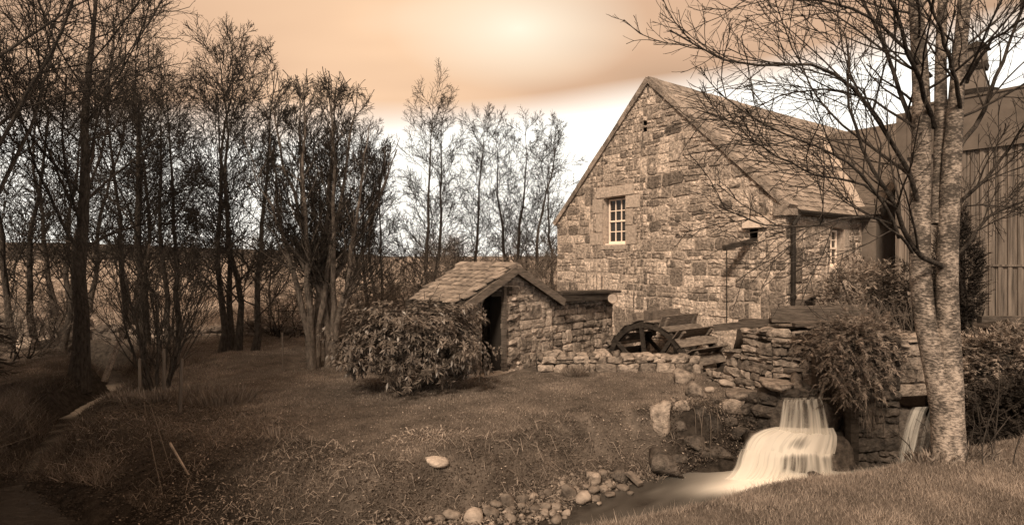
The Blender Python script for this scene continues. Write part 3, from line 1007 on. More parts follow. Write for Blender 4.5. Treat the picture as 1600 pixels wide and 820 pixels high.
        if sg > 0:
            k0 = v3(c, EAVE - 0.22)
            MB().box8([k0 + v3(-D2 * .1 + D1 * .25, 0), k0 + v3(-D2 * .1 - D1 * .16, 0), k0 + v3(D2 * .3 - D1 * .16, 0), k0 + v3(D2 * .3 + D1 * .25, 0)] +
                      [k0 + v3(-D2 * .1 + D1 * .25, .3), k0 + v3(-D2 * .1 - D1 * .14, .14), k0 + v3(D2 * .3 - D1 * .14, .14), k0 + v3(D2 * .3 + D1 * .25, .3)]).build('skew_putt', M['skew'], roof)
    # gutter and downpipe
    mb = MB()
    ga, gb = SF(0.25, EAVE - 0.14, 0.17), SF(MILL_L - 1, EAVE - 0.16, 0.17)
    mb.cyl(ga, gb, 0.06, n=8)
    mb.build('gutter', M['black'], mill)
    mb = MB(); mb.cyl(SF(0.14, EAVE - 0.45, 0.10), SF(0.14, 1.7, 0.10), 0.055, n=10); mb.cyl(SF(0.14, EAVE - 0.45, 0.10), SF(0.32, EAVE - 0.17, 0.17), 0.05, n=10)
    for z in (3.3, 2.3): mb.cyl(SF(0.14, z, 0.10), SF(0.14, z + 0.07, 0.10), 0.07, n=10)
    mb.build('downpipe', M['black'], mill)
    # --- wing that butts against the side wall, plain harled, with a valley
    wing = empty('wing'); wing.parent = mill
    u0, u1, pj = 3.78, 9.5, 0.35
    zt = EAVE - 0.02
    MB().box8([SF(u0, zb, 0.0), SF(u1, zb, 0.0), SF(u1, zb, pj), SF(u0, zb, pj), SF(u0, zt, 0), SF(u1, zt, 0), SF(u1, zt, pj), SF(u0, zt, pj)]).build('wall', M['render_wall'], wing)
    um = 8.2; rz = APEX - 0.75
    gt = MB(); gt.raw([SF(u0 + 0.3, zt, pj - 0.01), SF(um * 2 - u0 - .3, zt, pj - 0.01), SF(um, rz - 0.25, pj - 0.01)], [(0, 1, 2)]); gt.build('gable_top', M['render_wall'], wing)
    # dormer-like cross roof meeting the main slope
    d_in = -(rz - EAVE) / sl
    A, B, C_ = SF(u0 - 0.1, EAVE + 0.05, pj + 0.15), SF(um, rz, pj + 0.15), SF(um, rz, d_in)
    D = SF(u0 - 0.1, EAVE + 0.05, 0.02)
    th = np.array((0, 0, 0.10))
    A2, D2_ = SF(2 * um - u0 + .1, EAVE + 0.05, pj + 0.15), SF(2 * um - u0 + .1, EAVE + 0.05, 0.02)
    mb = MB(); mb.box8([A - th, B - th, C_ - th, D - th, A + th, B + th, C_ + th, D + th]); mb.box8([B - th, A2 - th, D2_ - th, C_ - th, B + th, A2 + th, D2_ + th, C_ + th])
    mb.build('roof', M['wingslate'], wing)
    mb = MB(); mb.bar(D + np.array((0, 0, .11)), C_ + np.array((0, 0, .11)), 0.22, 0.05); mb.build('valley_gutter', M['dressed'], wing)
    mb = MB(); mb.bar(A + np.array((0, 0, -.06)) + SF.n * .02, B + np.array((0, 0, -.06)) + SF.n * .02, 0.05, 0.24); mb.build('bargeboard', M['darkwood'], wing)


build_mill()


# ------------------------------------------------------------------ sheet-metal shed
def build_metal_shed():
    t = empty('metal_shed')
    tag(t, 'corrugated metal shed with plain fascia behind the birch tree', 'shed')
    O = np.array((10.4, 12.4)); s0, s1 = -9.0, 1.95
    end = O + D1 * s1
    F = Frame(v3(end, 0), -D1)
    Lw = s1 - s0
    zb, zf, zt = 1.4, 5.6, 6.75
    # panels
    pw = 0.96
    prof = [(0, 0), (0.03, 0), (0.05, .035), (0.11, .035), (0.13, 0), (0.16, 0)]
    u = 0.0
    while u < Lw - 0.2:
        V, Fc = [], []
        k = 0
        pts = []
        while k * 0.16 < pw - 0.01:
            pts += [(u + k * 0.16 + a, d) for a, d in prof[:-1]]; k += 1
        pts.append((u + pw - 0.012, 0))
        off = rnd.uniform(0, 0.006)
        for a, d in pts: V += [F(a, zb, d + off), F(a, zf + .05, d + off)]
        Fc = [(2 * i, 2 * i + 2, 2 * i + 3, 2 * i + 1) for i in range(len(pts) - 1)]
        add('panel', mesh_of('panel', V, Fc), M['metal'], t)
        u += pw
    mb = MB()
    def slab(a0, a1, b0, b1, d0, d1):
        mb.box8([F(a0, b0, d0), F(a1, b0, d0), F(a1, b0, d1), F(a0, b0, d1), F(a0, b1, d0), F(a1, b1, d0), F(a1, b1, d1), F(a0, b1, d1)])
    slab(0, Lw, zb, zt - .05, -5.0, -0.03); mb.build('body', M['metal'], t)
    u = 0.28
    while u < Lw:
        mb = MB(); slab(u, min(u + 2.4, Lw) - 0.01, zf, zt - (0.0), -0.05, 0.10); mb.build('fascia_sheet', M['fascia'], t); u += 2.4
    mb = MB(); slab(0.04, 0.27, zf - .12, zt - 0.28, -0.05, 0.08); mb.build('fascia_sheet', M['fascia'], t)
    mb = MB(); slab(0.28, Lw, zt, zt + 0.05, -5.0, 0.13); mb.build('coping_strip', M['fascia'], t)
    mb = MB(); slab(0.0, Lw, 3.05, 3.09, 0.042, 0.055); mb.build('lap_strip', M['metal'], t)
    # roof cowl
    c = W(1524, 405, 13.6); c[2] = zt + 0.02
    cw = empty('cowl'); cw.parent = t
    def frus(z0, z1, r0, r1, n=8):
        m = MB(); a = c.copy(); a[2] = z0; b = c.copy(); b[2] = z1; m.cyl(a, b, r0, r1, n=n); return m
    frus(6.78, 6.98, 0.50, 0.46, 4).build('flashing', M['darkwood'], cw)
    frus(6.98, 7.12, 0.42, 0.44, 12).build('collar', M['darkwood'], cw)
    frus(7.12, 7.62, 0.33, 0.24, 4).build('neck', M['fascia'], cw)
    frus(7.62, 7.74, 0.30, 0.34, 4).build('rim', M['darkwood'], cw)
    frus(7.74, 8.1, 0.32, 0.28, 4).build('hood', M['fascia'], cw)
    frus(8.1, 8.3, 0.38, 0.05, 4).build('cap', M['darkwood'], cw)


build_metal_shed()

# ------------------------------------------------------------------ stone hut
H0 = np.array((-1.03, 11.8)); E1 = np.array((0.731, 0.682)); E2 = np.array((-0.682, 0.731))
HW, HL, HE, HA = 2.8, 1.84, 2.27, 3.0


def build_hut():
    g = np.random.default_rng(8)
    hut = empty('stone_hut')
    tag(hut, 'small stone hut with slab roof and dark open doorway behind the rhododendron', 'hut')
    F = Frame(v3(H0, 0), E1)
    sl = (HA - HE) / (HW / 2)
    zb = 0.4
    ins = 0.10
    door = (0.53, 1.12, -1, 2.52)
    front = empty('front_wall'); front.parent = hut
    halfs = [(-sl, 1, HE - 0.06), (sl, 1, HE - 0.06 + sl * HW), (-1, 0, -ins), (1, 0, HW - ins)]
    full = inside_pieces([[(0, zb), (HW, zb), (HW, 4), (0, 4)]], halfs, (door,))
    face_mesh(full, F).build('mortar', M['mortar'], front)
    pol = rubble(0, HW, 0.5, 3.0, lambda v, q: q.uniform(0.10, 0.24), lambda v, h, q: h * q.uniform(0.9, 2.6), g, split=0.25, tall=0.2, wav=0.02)
    lay_stones(inside_pieces(pol, halfs, (door,)), F, g, front, M['drystone'], 0.010, 0.035, limit=200, rag=0.45)
    # other walls
    mb = MB()
    a, b = H0 + E1 * ins, H0 + E1 * (HW - ins)
    A, B = a + E2 * (HL - .1), b + E2 * (HL - .1)
    mb.raw([v3(A, zb), v3(a, zb), v3(a, HE - .1), v3(A, HE - .1)], [(0, 1, 2, 3)])
    mb.raw([v3(b, zb), v3(B, zb), v3(B, HE - .1), v3(b, HE - .1)], [(0, 1, 2, 3)])
    mb.raw([v3(B, zb), v3(A, zb), v3(A, HE - .1), v3((A + B) / 2, HA - .1), v3(B, HE - .1)], [(0, 1, 2, 3, 4)])
    mb.build('far_wall', M['mortar'], hut)
    FL = Frame(v3(A, 0), -E2)
    pol = rubble(0, HL - .1, 0.5, HE - 0.1, lambda v, q: q.uniform(0.12, 0.25), lambda v, h, q: h * q.uniform(0.9, 2.4), g)
    lay_stones(pol, FL, g, hut, M['drystone'], 0.012, 0.03, limit=60)
    # door: jamb post, header and dark inside faces
    MB().bar(F(1.15, 0.5, 0.02), F(1.15, 2.62, 0.02), 0.07, 0.10, up=tuple(F.n)).build('door_post', M['wood'], hut)
    MB().bar(F(0.80, 2.50, -0.02), F(1.4, 2.50, -0.02), 0.08, 0.2).build('door_header', M['darkwood'], hut)
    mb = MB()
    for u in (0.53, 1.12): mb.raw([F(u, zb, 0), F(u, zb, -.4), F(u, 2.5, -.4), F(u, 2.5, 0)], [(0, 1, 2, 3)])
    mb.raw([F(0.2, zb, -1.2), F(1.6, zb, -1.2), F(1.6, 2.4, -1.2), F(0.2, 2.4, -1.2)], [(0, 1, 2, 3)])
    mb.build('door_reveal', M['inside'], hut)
    slab_stone(F, 0.45, 1.18, 0.62, 0.78, 0.16, M['dressed'], 'threshold', hut)
    # roof
    roof = empty('roof'); roof.parent = hut
    f = -E2 * 0.16
    rA, rB = v3(H0 + E1 * HW / 2 + f, HA + 0.07), v3(H0 + E1 * HW / 2 + E2 * HL, HA + 0.07)
    for sg, c in ((-1, H0 - E1 * 0.13), (1, H0 + E1 * (HW + 0.13))):
        eA, eB = v3(c + f, HE - 0.07 + 0.07), v3(c + E2 * HL, HE - 0.07 + 0.07)
        th = np.array((0, 0, 0.05))
        MB().box8([eA - th, eB - th, rB - th, rA - th, eA, eB, rB, rA]).build('roof_boards', M['darkwood'], roof)
        up = rA - eA
        slate_roof(eA, v3(E2, 0), up, HL + .16, np.linalg.norm(up), 0.17, 0.24, 0.026, M['hutslate'], roof, 'hut', 150, g=random.Random(9 + sg))
        # bargeboards
        p0, p1 = eA + v3(-E2 * 0.03, -0.09), rA + v3(-E2 * 0.03, -0.09)
        MB().bar(p0, p1, 0.045, 0.17).build('bargeboard', M['wood'], roof)
        MB().bar(eA + v3((0, 0), -0.10), eB + v3((0, 0), -0.10), 0.04, 0.12).build('eaves_board', M['darkwood'], roof)
    for i in range(6):
        a = rA + (rB - rA) * (i / 6 + .005); b = rA + (rB - rA) * ((i + 1) / 6 - .005)
        w = v3(E1 * 0.17, 0); k = np.array((0, 0, .075)); t = np.array((0, 0, .07 + rnd.uniform(-.01, .01)))
        MB().raw([a - w - k + t, a + t, a + w - k + t, b - w - k + t, b + t, b + w - k + t, a - w - k, a + w - k, b - w - k, b + w - k],
                 [(0, 1, 4, 3), (1, 2, 5, 4), (6, 0, 3, 8), (2, 7, 9, 5), (0, 6, 7, 2, 1), (3, 4, 5, 9, 8)]).build('ridge_tile', M['hutslate'], roof)


build_hut()


# ------------------------------------------------------------------ garden walls
def wall(name, a, b, z0, z1, thick, label, mat, joint_mat, hf, wf, seed, limit=300, top=None, proud=0.05, joint=0.008, back=False, split=.2, cope=None, cat='wall'):
    """dry-stone wall from a to b (2-D), face to the right of travel b-a seen from the front"""
    g = np.random.default_rng(seed)
    a, b = np.array(a, float), np.array(b, float)
    L = np.linalg.norm(b - a); u = (b - a) / L
    F = Frame(v3(a, 0), u)
    w = empty(name); tag(w, label, cat)
    top = top or (lambda q: z1)
    halfs = []
    n = max(2, int(L / 0.35))
    mb = MB()
    for i in range(n):
        q0, q1 = L * i / n, L * (i + 1) / n
        t0, t1 = top(q0) - .05, top(q1) - .05
        mb.box8([F(q0, z0, -thick), F(q1, z0, -thick), F(q1, z0, 0), F(q0, z0, 0), F(q0, t0, -thick), F(q1, t1, -thick), F(q1, t1, 0), F(q0, t0, 0)])
    mb.build('earth_core', joint_mat, w)
    pol = rubble(0, L, z0, max(top(q) for q in np.linspace(0, L, 20)), hf, wf, g, split=split, tall=0.12, wav=0.02)
    keep = [p for p in pol if np.mean([q[1] for q in p]) < top(np.mean([q[0] for q in p])) - 0.01]
    lay_stones(keep, F, g, w, mat, joint, proud, limit=limit, rag=0.6)
    # end face
    if back:
        FE = Frame(v3(b, 0), (-u[1], u[0]))
        pe = rubble(0, thick, z0, top(L), hf, wf, g, split=split)
        lay_stones(pe, FE, g, w, mat, joint, proud, limit=60, rag=0.6)
    # capping stones
    s = 0.0
    cw, ch = cope or ((0.2, 0.45), (0.05, 0.10))
    while s < L - 0.05:
        l = min(g.uniform(*cw), L - s); h = g.uniform(*ch)
        zt = top(s + l / 2) - 0.04
        c = F(s + l / 2, zt + h / 2, -thick / 2)
        o = add('cope_stone', ROCKS[int(g.integers(len(ROCKS)))], None, w, c)
        o.scale = (l * .56, thick * .56 * g.uniform(.9, 1.1), h * .8)
        o.rotation_euler = (g.uniform(-.15, .15), g.uniform(-.12, .12), math.atan2(u[1], u[0]) + g.uniform(-.12, .12))
        s += l
    return w


def rock_meshes(n, seed, mat, rough=0.16, blocky=0.0, sub=2):
    import bmesh
    L = []
    for i in range(n):
        g = np.random.default_rng(seed + i)
        bm = bmesh.new(); bmesh.ops.create_icosphere(bm, subdivisions=sub, radius=1.0)
        V = np.array([v.co[:] for v in bm.verts])
        D = V.copy()
        if blocky:
            p = 2 + blocky * 6
            nn = (np.abs(V) ** p).sum(1) ** (1 / p); D = V / nn[:, None]
        for k in range(5):
            ax = g.normal(size=3); ax /= np.linalg.norm(ax)
            lim = g.uniform(0.55, 0.9)
            dd = D @ ax
            D -= np.maximum(0, dd - lim)[:, None] * ax * 0.85
        for k in range(6):
            fq = g.normal(size=3) * (1.5 + k * 0.8); D *= (1 + rough / (1 + k) * np.sin(V @ fq + g.uniform(0, 6)))[:, None]
        for v, c in zip(bm.verts, D): v.co = c
        m = bpy.data.meshes.new('rock'); bm.to_mesh(m); bm.free()
        m.polygons.foreach_set('use_smooth', np.ones(len(m.polygons), dtype=bool))
        m.materials.append(mat); L.append(m)
    return L


ROCKS = rock_meshes(7, 100, M['drystone'], 0.20, 0.7)
COBBLES = rock_meshes(8, 200, M['rock'], 0.13, 0.35)
WETROCKS = rock_meshes(6, 300, M['wetstone'], 0.24, 0.6)
WHITEROCKS = rock_meshes(2, 452, M['whitestone'], 0.2, 0.5)
PALEROCKS = rock_meshes(3, 400, M['palerock'], 0.12, 0.2)

flat = (lambda v, q: q.uniform(0.06, 0.15)), (lambda v, h, q: q.uniform(0.15, 0.5))
mixd = (lambda v, q: q.uniform(0.08, 0.22)), (lambda v, h, q: h * q.uniform(1.0, 3.0))


def build_walls():
    # behind the hut door to the wheel
    wall('leat_wall', (-0.10, 12.66), (2.70, 15.60), 0.45, 2.30, 0.5, 'tall rough stone wall joining the hut to the water wheel', M['drystone'], M['joint'], *mixd, 31,
         limit=200, top=lambda q: 2.36 - 0.035 * q, proud=0.06)
    # low wall in front of the wheel pit
    wall('pit_wall', (0.55, 12.62), (4.15, 12.72), 0.45, 1.12, 0.4, 'low rubble parapet in front of the water wheel pit', M['drystone'], M['joint'], (lambda v, q: q.uniform(0.10, 0.26)), (lambda v, h, q: h * q.uniform(0.8, 2.0)), 32,
         limit=120, top=lambda q: 1.07 - 0.10 * max(0, (q - 2.7)) - (0.25 * max(0, q - 3.2)), proud=0.07, cope=((0.12, 0.30), (0.07, 0.13)), back=True)
    # stepped pier under the trough
    def steps(q):
        return 0.95 if q < 0.35 else 1.15 if q < 0.6 else 1.4 if q < 0.85 else 1.62 if q < 1.1 else 1.93
    wall('trough_pier', (3.95, 11.75), (4.62, 10.25), 0.5, 1.93, 0.8, 'stepped pier of thin stacked slabs under the timber trough', M['drystone'], M['joint'], *flat, 33, limit=160, top=steps, proud=0.08, cope=((0.2, 0.4), (0.04, 0.08)))
    wall('trough_pier', (4.60, 10.25), (5.42, 10.02), 0.5, 1.97, 0.9, 'upright front of slab pier beside the dark race mouth', M['drystone'], M['joint'], *flat, 34, limit=110, proud=0.08, cope=((0.3, 0.5), (0.04, 0.08)), back=True)
    # left cheek of the race, dropping to the pool
    wall('race_cheek', (3.55, 9.75), (4.60, 9.18), -0.2, 1.12, 0.7, 'mossy stone cheek wall left of the upper cascade', M['wetstone'], M['joint'], (lambda v, q: q.uniform(0.12, 0.26)), (lambda v, h, q: h * q.uniform(1, 2.4)), 35, limit=70,
         top=lambda q: 0.75 + 0.38 * min(1, q / 0.7), proud=0.09, cope=((0.3, 0.55), (0.10, 0.18)), back=True)
    # between the two falls
    wall('dam_wall', (5.30, 9.02), (6.02, 9.00), -0.2, 2.0, 0.8, 'dark wet stone wall between the two waterfalls', M['wetstone'], M['joint'], (lambda v, q: q.uniform(0.10, 0.26)), (lambda v, h, q: h * q.uniform(1, 2.6)), 36, limit=100, proud=0.07, back=False)
    wall('dam_wall', (5.95, 9.06), (7.05, 9.08), 1.06, 1.95, 0.7, 'flat stones bridging the outlet behind the birch trunk', M['drystone'], M['joint'], (lambda v, q: q.uniform(0.12, 0.24)), (lambda v, h, q: q.uniform(0.3, 0.6)), 37, limit=40, proud=0.06)
    wall('dam_wall', (7.0, 9.02), (10.5, 9.35), -0.2, 1.9, 0.7, 'dark overgrown wall at the right end of the dam', M['wetstone'], M['joint'], *mixd, 38, limit=60, proud=0.06)
    # field boundary far left: tumbled wall
    wall('field_wall', (-17.5, 19.6), (-12.6, 18.6), 0.3, 1.15, 0.6, 'tumbled field wall by the far left trees', M['drystone'], M['joint'], (lambda v, q: q.uniform(0.16, 0.34)), (lambda v, h, q: h * q.uniform(1, 2)), 39, limit=80,
         top=lambda q: 1.1 - 0.06 * q + 0.12 * math.sin(q * 3), proud=0.1, cope=((0.35, 0.7), (0.16, 0.3)))
    wall('field_wall', (-12.6, 18.9), (-4.5, 20.3), 0.3, 0.85, 0.5, 'low line of field stones along the pale pasture edge', M['drystone'], M['joint'], (lambda v, q: q.uniform(0.14, 0.26)), (lambda v, h, q: h * q.uniform(1, 2.4)), 40, limit=80,
         top=lambda q: 0.85 + 0.08 * math.sin(q * 2.1), proud=0.08, cope=((0.3, 0.6), (0.12, 0.2)))


build_walls()


# ------------------------------------------------------------------ water wheel and its timber
def build_wheel():
    wh = empty('water_wheel')
    tag(wh, 'wooden water wheel with plank paddles sunk in the stone pit', 'water wheel')
    RR, zc, width = 1.36, 0.30, 1.30
    c0 = v3(WHEEL, zc)
    ax = v3(D2, 0); e1 = v3(-D1, 0); ez = np.array((0, 0, 1.0))

    def P(ang, r, w): return c0 + (e1 * math.cos(ang) + ez * math.sin(ang)) * r + ax * w
    for w0 in (0.0, width - 0.09):
        N_ = 18
        rim = empty('rim'); rim.parent = wh
        for i in range(9):
            mb = MB()
            a0, a1 = 2 * math.pi * i / 9 + .006, 2 * math.pi * (i + 1) / 9 - .006
            m = 5
            for k in range(m):
                b0, b1 = a0 + (a1 - a0) * k / m, a0 + (a1 - a0) * (k + 1) / m
                mb.box8([P(b0, RR - .15, w0), P(b1, RR - .15, w0), P(b1, RR - .15, w0 + .09), P(b0, RR - .15, w0 + .09), P(b0, RR, w0), P(b1, RR, w0), P(b1, RR, w0 + .09), P(b0, RR, w0 + .09)])
            mb.build('felloe', M['darkwood'], rim)
        for i in range(8):
            a = 2 * math.pi * (i + 0.18) / 8
            MB().bar(P(a, 0.12, w0 + .03), P(a, RR - .12, w0 + .03), 0.10, 0.06, up=tuple(ax)).build('spoke', M['darkwood'], wh)
    n = 18
    for i in range(n):
        a = 2 * math.pi * (i + 0.4) / n
        if math.sin(a) * (RR + .2) + zc < 0.2: pass
        pd = empty('paddle'); pd.parent = wh
        t = (-e1 * math.sin(a) + ez * math.cos(a))
        rad = (e1 * math.cos(a) + ez * math.sin(a))
        # board: wide across the wheel, radial height .27, thin in the turning direction
        r0, r1, th = RR - 0.02, RR + 0.27, 0.026
        o = t * 0.06
        jj = rnd.uniform(-.02, .02)
        def q(r, w, k): return c0 + rad * r + ax * w + o + t * k
        w0, w1 = -0.04, width + 0.04
        MB().box8([q(r0, w0, 0), q(r0, w1, 0), q(r0, w1, th), q(r0, w0, th), q(r1, w0, jj), q(r1, w1, jj), q(r1, w1, th + jj), q(r1, w0, th + jj)]).build('board', M['paddle'], pd)
        # bucket sole
        MB().box8([q(RR + .003, w0, -.05), q(RR + .003, w1, -.05), q(RR + .003, w1, -.30), q(RR + .003, w0, -.30), q(RR + .028, w0, -.05), q(RR + .028, w1, -.05), q(RR + .028, w1, -.30), q(RR + .028, w0, -.30)]).build('sole_board', M['paddle'], pd)
        for w in (0.10, width - 0.16):
            MB().box8([q(RR - .24, w, -.075), q(RR - .24, w + .08, -.075), q(RR - .24, w + .08, -.002), q(RR - .24, w, -.002), q(r1 - .03, w, -.06), q(r1 - .03, w + .08, -.06), q(r1 - .03, w + .08, -.002), q(r1 - .03, w, -.002)]).build('start', M['wood'], pd)
    mb = MB(); mb.cyl(c0 - ax * 0.35, c0 + ax * 1.75, 0.14, n=12); mb.build('axle', M['darkwood'], wh)
    mb = MB(); mb.cyl(c0 + ax * -0.02, c0 + ax * 0.12, 0.26, n=12); mb.build('hub', M['darkwood'], wh)


build_wheel()


def build_timber():
    # trough
    t = empty('timber_trough'); tag(t, 'weathered timber trough lying on the slab pier below the mill', 'trough')
    a, b = W(1205, 503, 11.2), W(1345, 490, 10.7)
    a[2] = 2.12; b[2] = 2.18
    d = (b - a) / np.linalg.norm(b - a); s = np.cross(d, (0, 0, 1))
    MB().bar(a - s * -0.02, b - s * -0.02, 0.10, 0.26).build('side_plank', M['beam'], t)
    MB().bar(a - s * 0.55 + d * .2, b - s * 0.55, 0.10, 0.26).build('side_plank', M['beam'], t)
    MB().bar(a - s * 0.265 - (0, 0, .1), b - s * 0.265 - (0, 0, .1), 0.45, 0.05).build('floor_plank', M['beam'], t)
    MB().bar(a + d * 0.4 + s * .1 - (0, 0, .16), a + d * 0.4 - s * .7 - (0, 0, .16), 0.14, 0.06).build('bearer', M['wood'], t)
    # long beam running to the wheel
    p0, p1 = W(1118, 512, 12.6), W(1232, 500, 11.5)
    o = MB().bar(p0, p1, 0.20, 0.15).build('fallen_beam', M['beam']); tag(o, 'grey squared beam reaching from trough to wheel', 'beam')
    # prop under the trough at the race
    p = W(1277, 520, 9.95); q = p.copy(); q[2] = 1.05; p[2] = 2.0
    o = MB().bar(q, p, 0.13, 0.13, up=(0, 1, 0)).build('trough_post', M['wood']); tag(o, 'short square post propping the trough above the race', 'post')
    p = np.array((5.27, 8.98, 1.75)); q = np.array((5.27, 8.98, -0.05))
    o = MB().bar(q, p, 0.12, 0.16, up=(0, 1, 0)).build('sluice_plank', M['darkwood']); tag(o, 'dark upright sluice timber right of the upper cascade', 'post')
    p, q = W(1240, 507, 9.75), W(1330, 503, 9.6)
    o = MB().bar(p, q, 0.2, 0.06).build('trough_bearer', M['beam']); tag(o, 'flat bearer plank across the race mouth', 'plank')
    # box leaning against the wall
    bx = empty('wooden_box'); tag(bx, 'tilted open wooden box at the foot of the downpipe', 'box')
    F = Frame(W(1243, 490, 12.3), D2)
    def tp(u, v, dd): 
        ca, sa = math.cos(-0.0), math.sin(0.16)
        return F(u + v * 0.12, v + u * 0.16 - 0.03, dd)
    def pl(u0, u1, v0, v1, d0, d1, nm): MB().box8([tp(u0, v0, d0), tp(u1, v0, d0), tp(u1, v0, d1), tp(u0, v0, d1), tp(u0, v1, d0), tp(u1, v1, d0), tp(u1, v1, d1), tp(u0, v1, d1)]).build(nm, M['paddle'] if nm == 'front_board' else M['wood'], bx)
    pl(0.03, 0.28, 0.0, 0.30, 0, 0.03, 'front_board'); pl(0.285, 0.56, 0.0, 0.30, 0, 0.03, 'front_board')
    pl(0.0, 0.03, -0.02, 0.33, -0.02, 0.16, 'side_board'); pl(0.0, 0.6, 0.30, 0.33, -0.02, 0.16, 'top_board'); pl(0.56, 0.59, -0.02, 0.3, -0.02, 0.12, 'side_board')
    # launder board and white pipe on the leat wall
    o = MB().bar(W(868, 458, 13.9), W(958, 455, 15.5), 0.5, 0.06).bar(W(866, 466, 13.55), W(955, 463, 15.15), 0.06, 0.17).build('launder', M['darkwood'], jitter=.01)
    tag(o, 'dark plank launder lying along the top of the tall wall', 'plank')
    pp = empty('drain_pipe'); tag(pp, 'short white pipe end sticking out of the wall by the launder', 'pipe')
    c = W(957, 466, 15.0); n = np.array((-0.12, -0.98, 0.05)); n /= np.linalg.norm(n)
    mb = MB(); mb.cyl(c + n * 0.05, c - n * 0.4, 0.14, n=18, caps=False); mb.build('pipe_wall', M['white'], pp, smooth=True)
    mb = MB(); mb.cyl(c + n * 0.02, c + n * 0.0, 0.122, n=18); mb.build('pipe_plug', M['palerock'], pp)
    # bench-like rail at the shed
    rl = empty('timber_rail'); tag(rl, 'low timber rail on posts in front of the metal shed', 'rail')
    a, b = W(1532, 510, 9.7), W(1592, 503, 9.0)
    MB().bar(a, b, 0.28, 0.09).build('rail_plank', M['beam'], rl)
    for k, p in enumerate((a * .8 + b * .2, b * .9 + a * .1)):
        q = p.copy(); q[2] = 1.75
        MB().bar(q, p, 0.1, 0.1, up=(0, 1, 0)).build('post', M['wood'], rl)
    a, b = W(1530, 499, 10.9), W(1640, 500, 10.7)
    o = MB().bar(a, b, 0.16, 0.14).build('sleeper', M['beam']); tag(o, 'old sleeper lying behind the timber rail', 'beam')
    # stakes on the left bank
    for (px, yt, yb, Y, lab) in ((219, 560, 640, 11.0, 'leftmost of the three thin stakes by the shrub'), (257, 545, 640, 10.7, 'tall middle stake of the three by the shrub'), (281, 560, 664, 9.8, 'nearest of the three stakes by the shrub')):
        b = W(px, yb, Y); b[2] = float(ground(b[0], b[1])) - .1; t2 = W(px + (3 if px > 270 else -1), yt, Y)
        o = MB().cyl(b, t2, 0.032, 0.028, n=7).build('stake', M['stake']); tag(o, lab, 'stake', 'stakes on the bank')
    b = G(443, 582, 0.62); t2 = W(441, 520, b[1]); o = MB().cyl(b - (0, 0, .1), t2, 0.02, 0.018, n=6).build('stake', M['stake']); tag(o, 'small stake standing in the hollow left of the rounded tree', 'stake')
    # pale sticks on the bank
    for (p, q, r, lab) in (((266, 690), (294, 728), 0.018, 'pale straight stick lying on the dark bank'),):
        a = G(p[0], p[1], 0.62); b = G(q[0], q[1], 0.52)
        a[2] = float(ground(a[0], a[1])) + .16; b[2] = float(ground(b[0], b[1])) + .02
        o = MB().cyl(a, b, r, r * .8, n=6).build('fallen_stick', M['palerock']); tag(o, lab, 'stick')


build_timber()


# ------------------------------------------------------------------ waterfalls
def sheet(name, rows, nu, parent, dens, seed=0, wave=0.0):
    """a water sheet from rows of (left, right) 3-points; dens(u, v) in 0..1"""
    g = np.random.default_rng(seed)
    rows = [(np.array(a, float), np.array(b, float)) for a, b in rows]
    rr = []
    for i in range(len(rows) - 1):
        for k in range(6):
            q = k / 6
            rr.append((rows[i][0] * (1 - q) + rows[i + 1][0] * q, rows[i][1] * (1 - q) + rows[i + 1][1] * q))
    rr.append(rows[-1])
    A = np.array([r[0] for r in rr]); B = np.array([r[1] for r in rr])
    for _ in range(3):
        A[1:-1] = (A[:-2] + 2 * A[1:-1] + A[2:]) / 4; B[1:-1] = (B[:-2] + 2 * B[1:-1] + B[2:]) / 4
    u = np.linspace(0, 1, nu)
    nv = len(rr)
    V = A[:, None] * (1 - u)[None, :, None] + B[:, None] * u[None, :, None]
    rip = np.interp(u, np.linspace(0, 1, 40), g.uniform(-1, 1, 40)) * 0.009
    v = np.linspace(0, 1, nv)
    V[:, :, 1] += rip[None, :] * (0.3 + v)[:, None]
    V[:, :, 1] -= 0.05 * np.sin(u * math.pi)[None, :]
    if wave:
        wv = np.interp(u, np.linspace(0, 1, 14), np.random.default_rng(99).uniform(-1, 1, 14)) * wave
        V[:, :, 2] += wv[None, :] * (np.sin(v * math.pi / 2) if name == 'middle_apron' else np.cos(v * math.pi / 2))[:, None]
    i = np.arange(nu - 1)[None, :] + nu * np.arange(nv - 1)[:, None]
    f = np.stack((i, i + nu, i + nu + 1, i + 1), -1).reshape(-1, 4)
    UU, VV = np.meshgrid(u, v)
    wid = np.linalg.norm(B[nv // 2] - A[nv // 2])
    at = {'su': (UU * wid * 2.2 + seed).ravel(), 'sv': VV.ravel(), 'dens': np.clip(dens(UU, VV), 0, 1).ravel()}
    return add(name, mesh_of(name, V.reshape(-1, 3), f, at, smooth=True), M['fall'], parent)


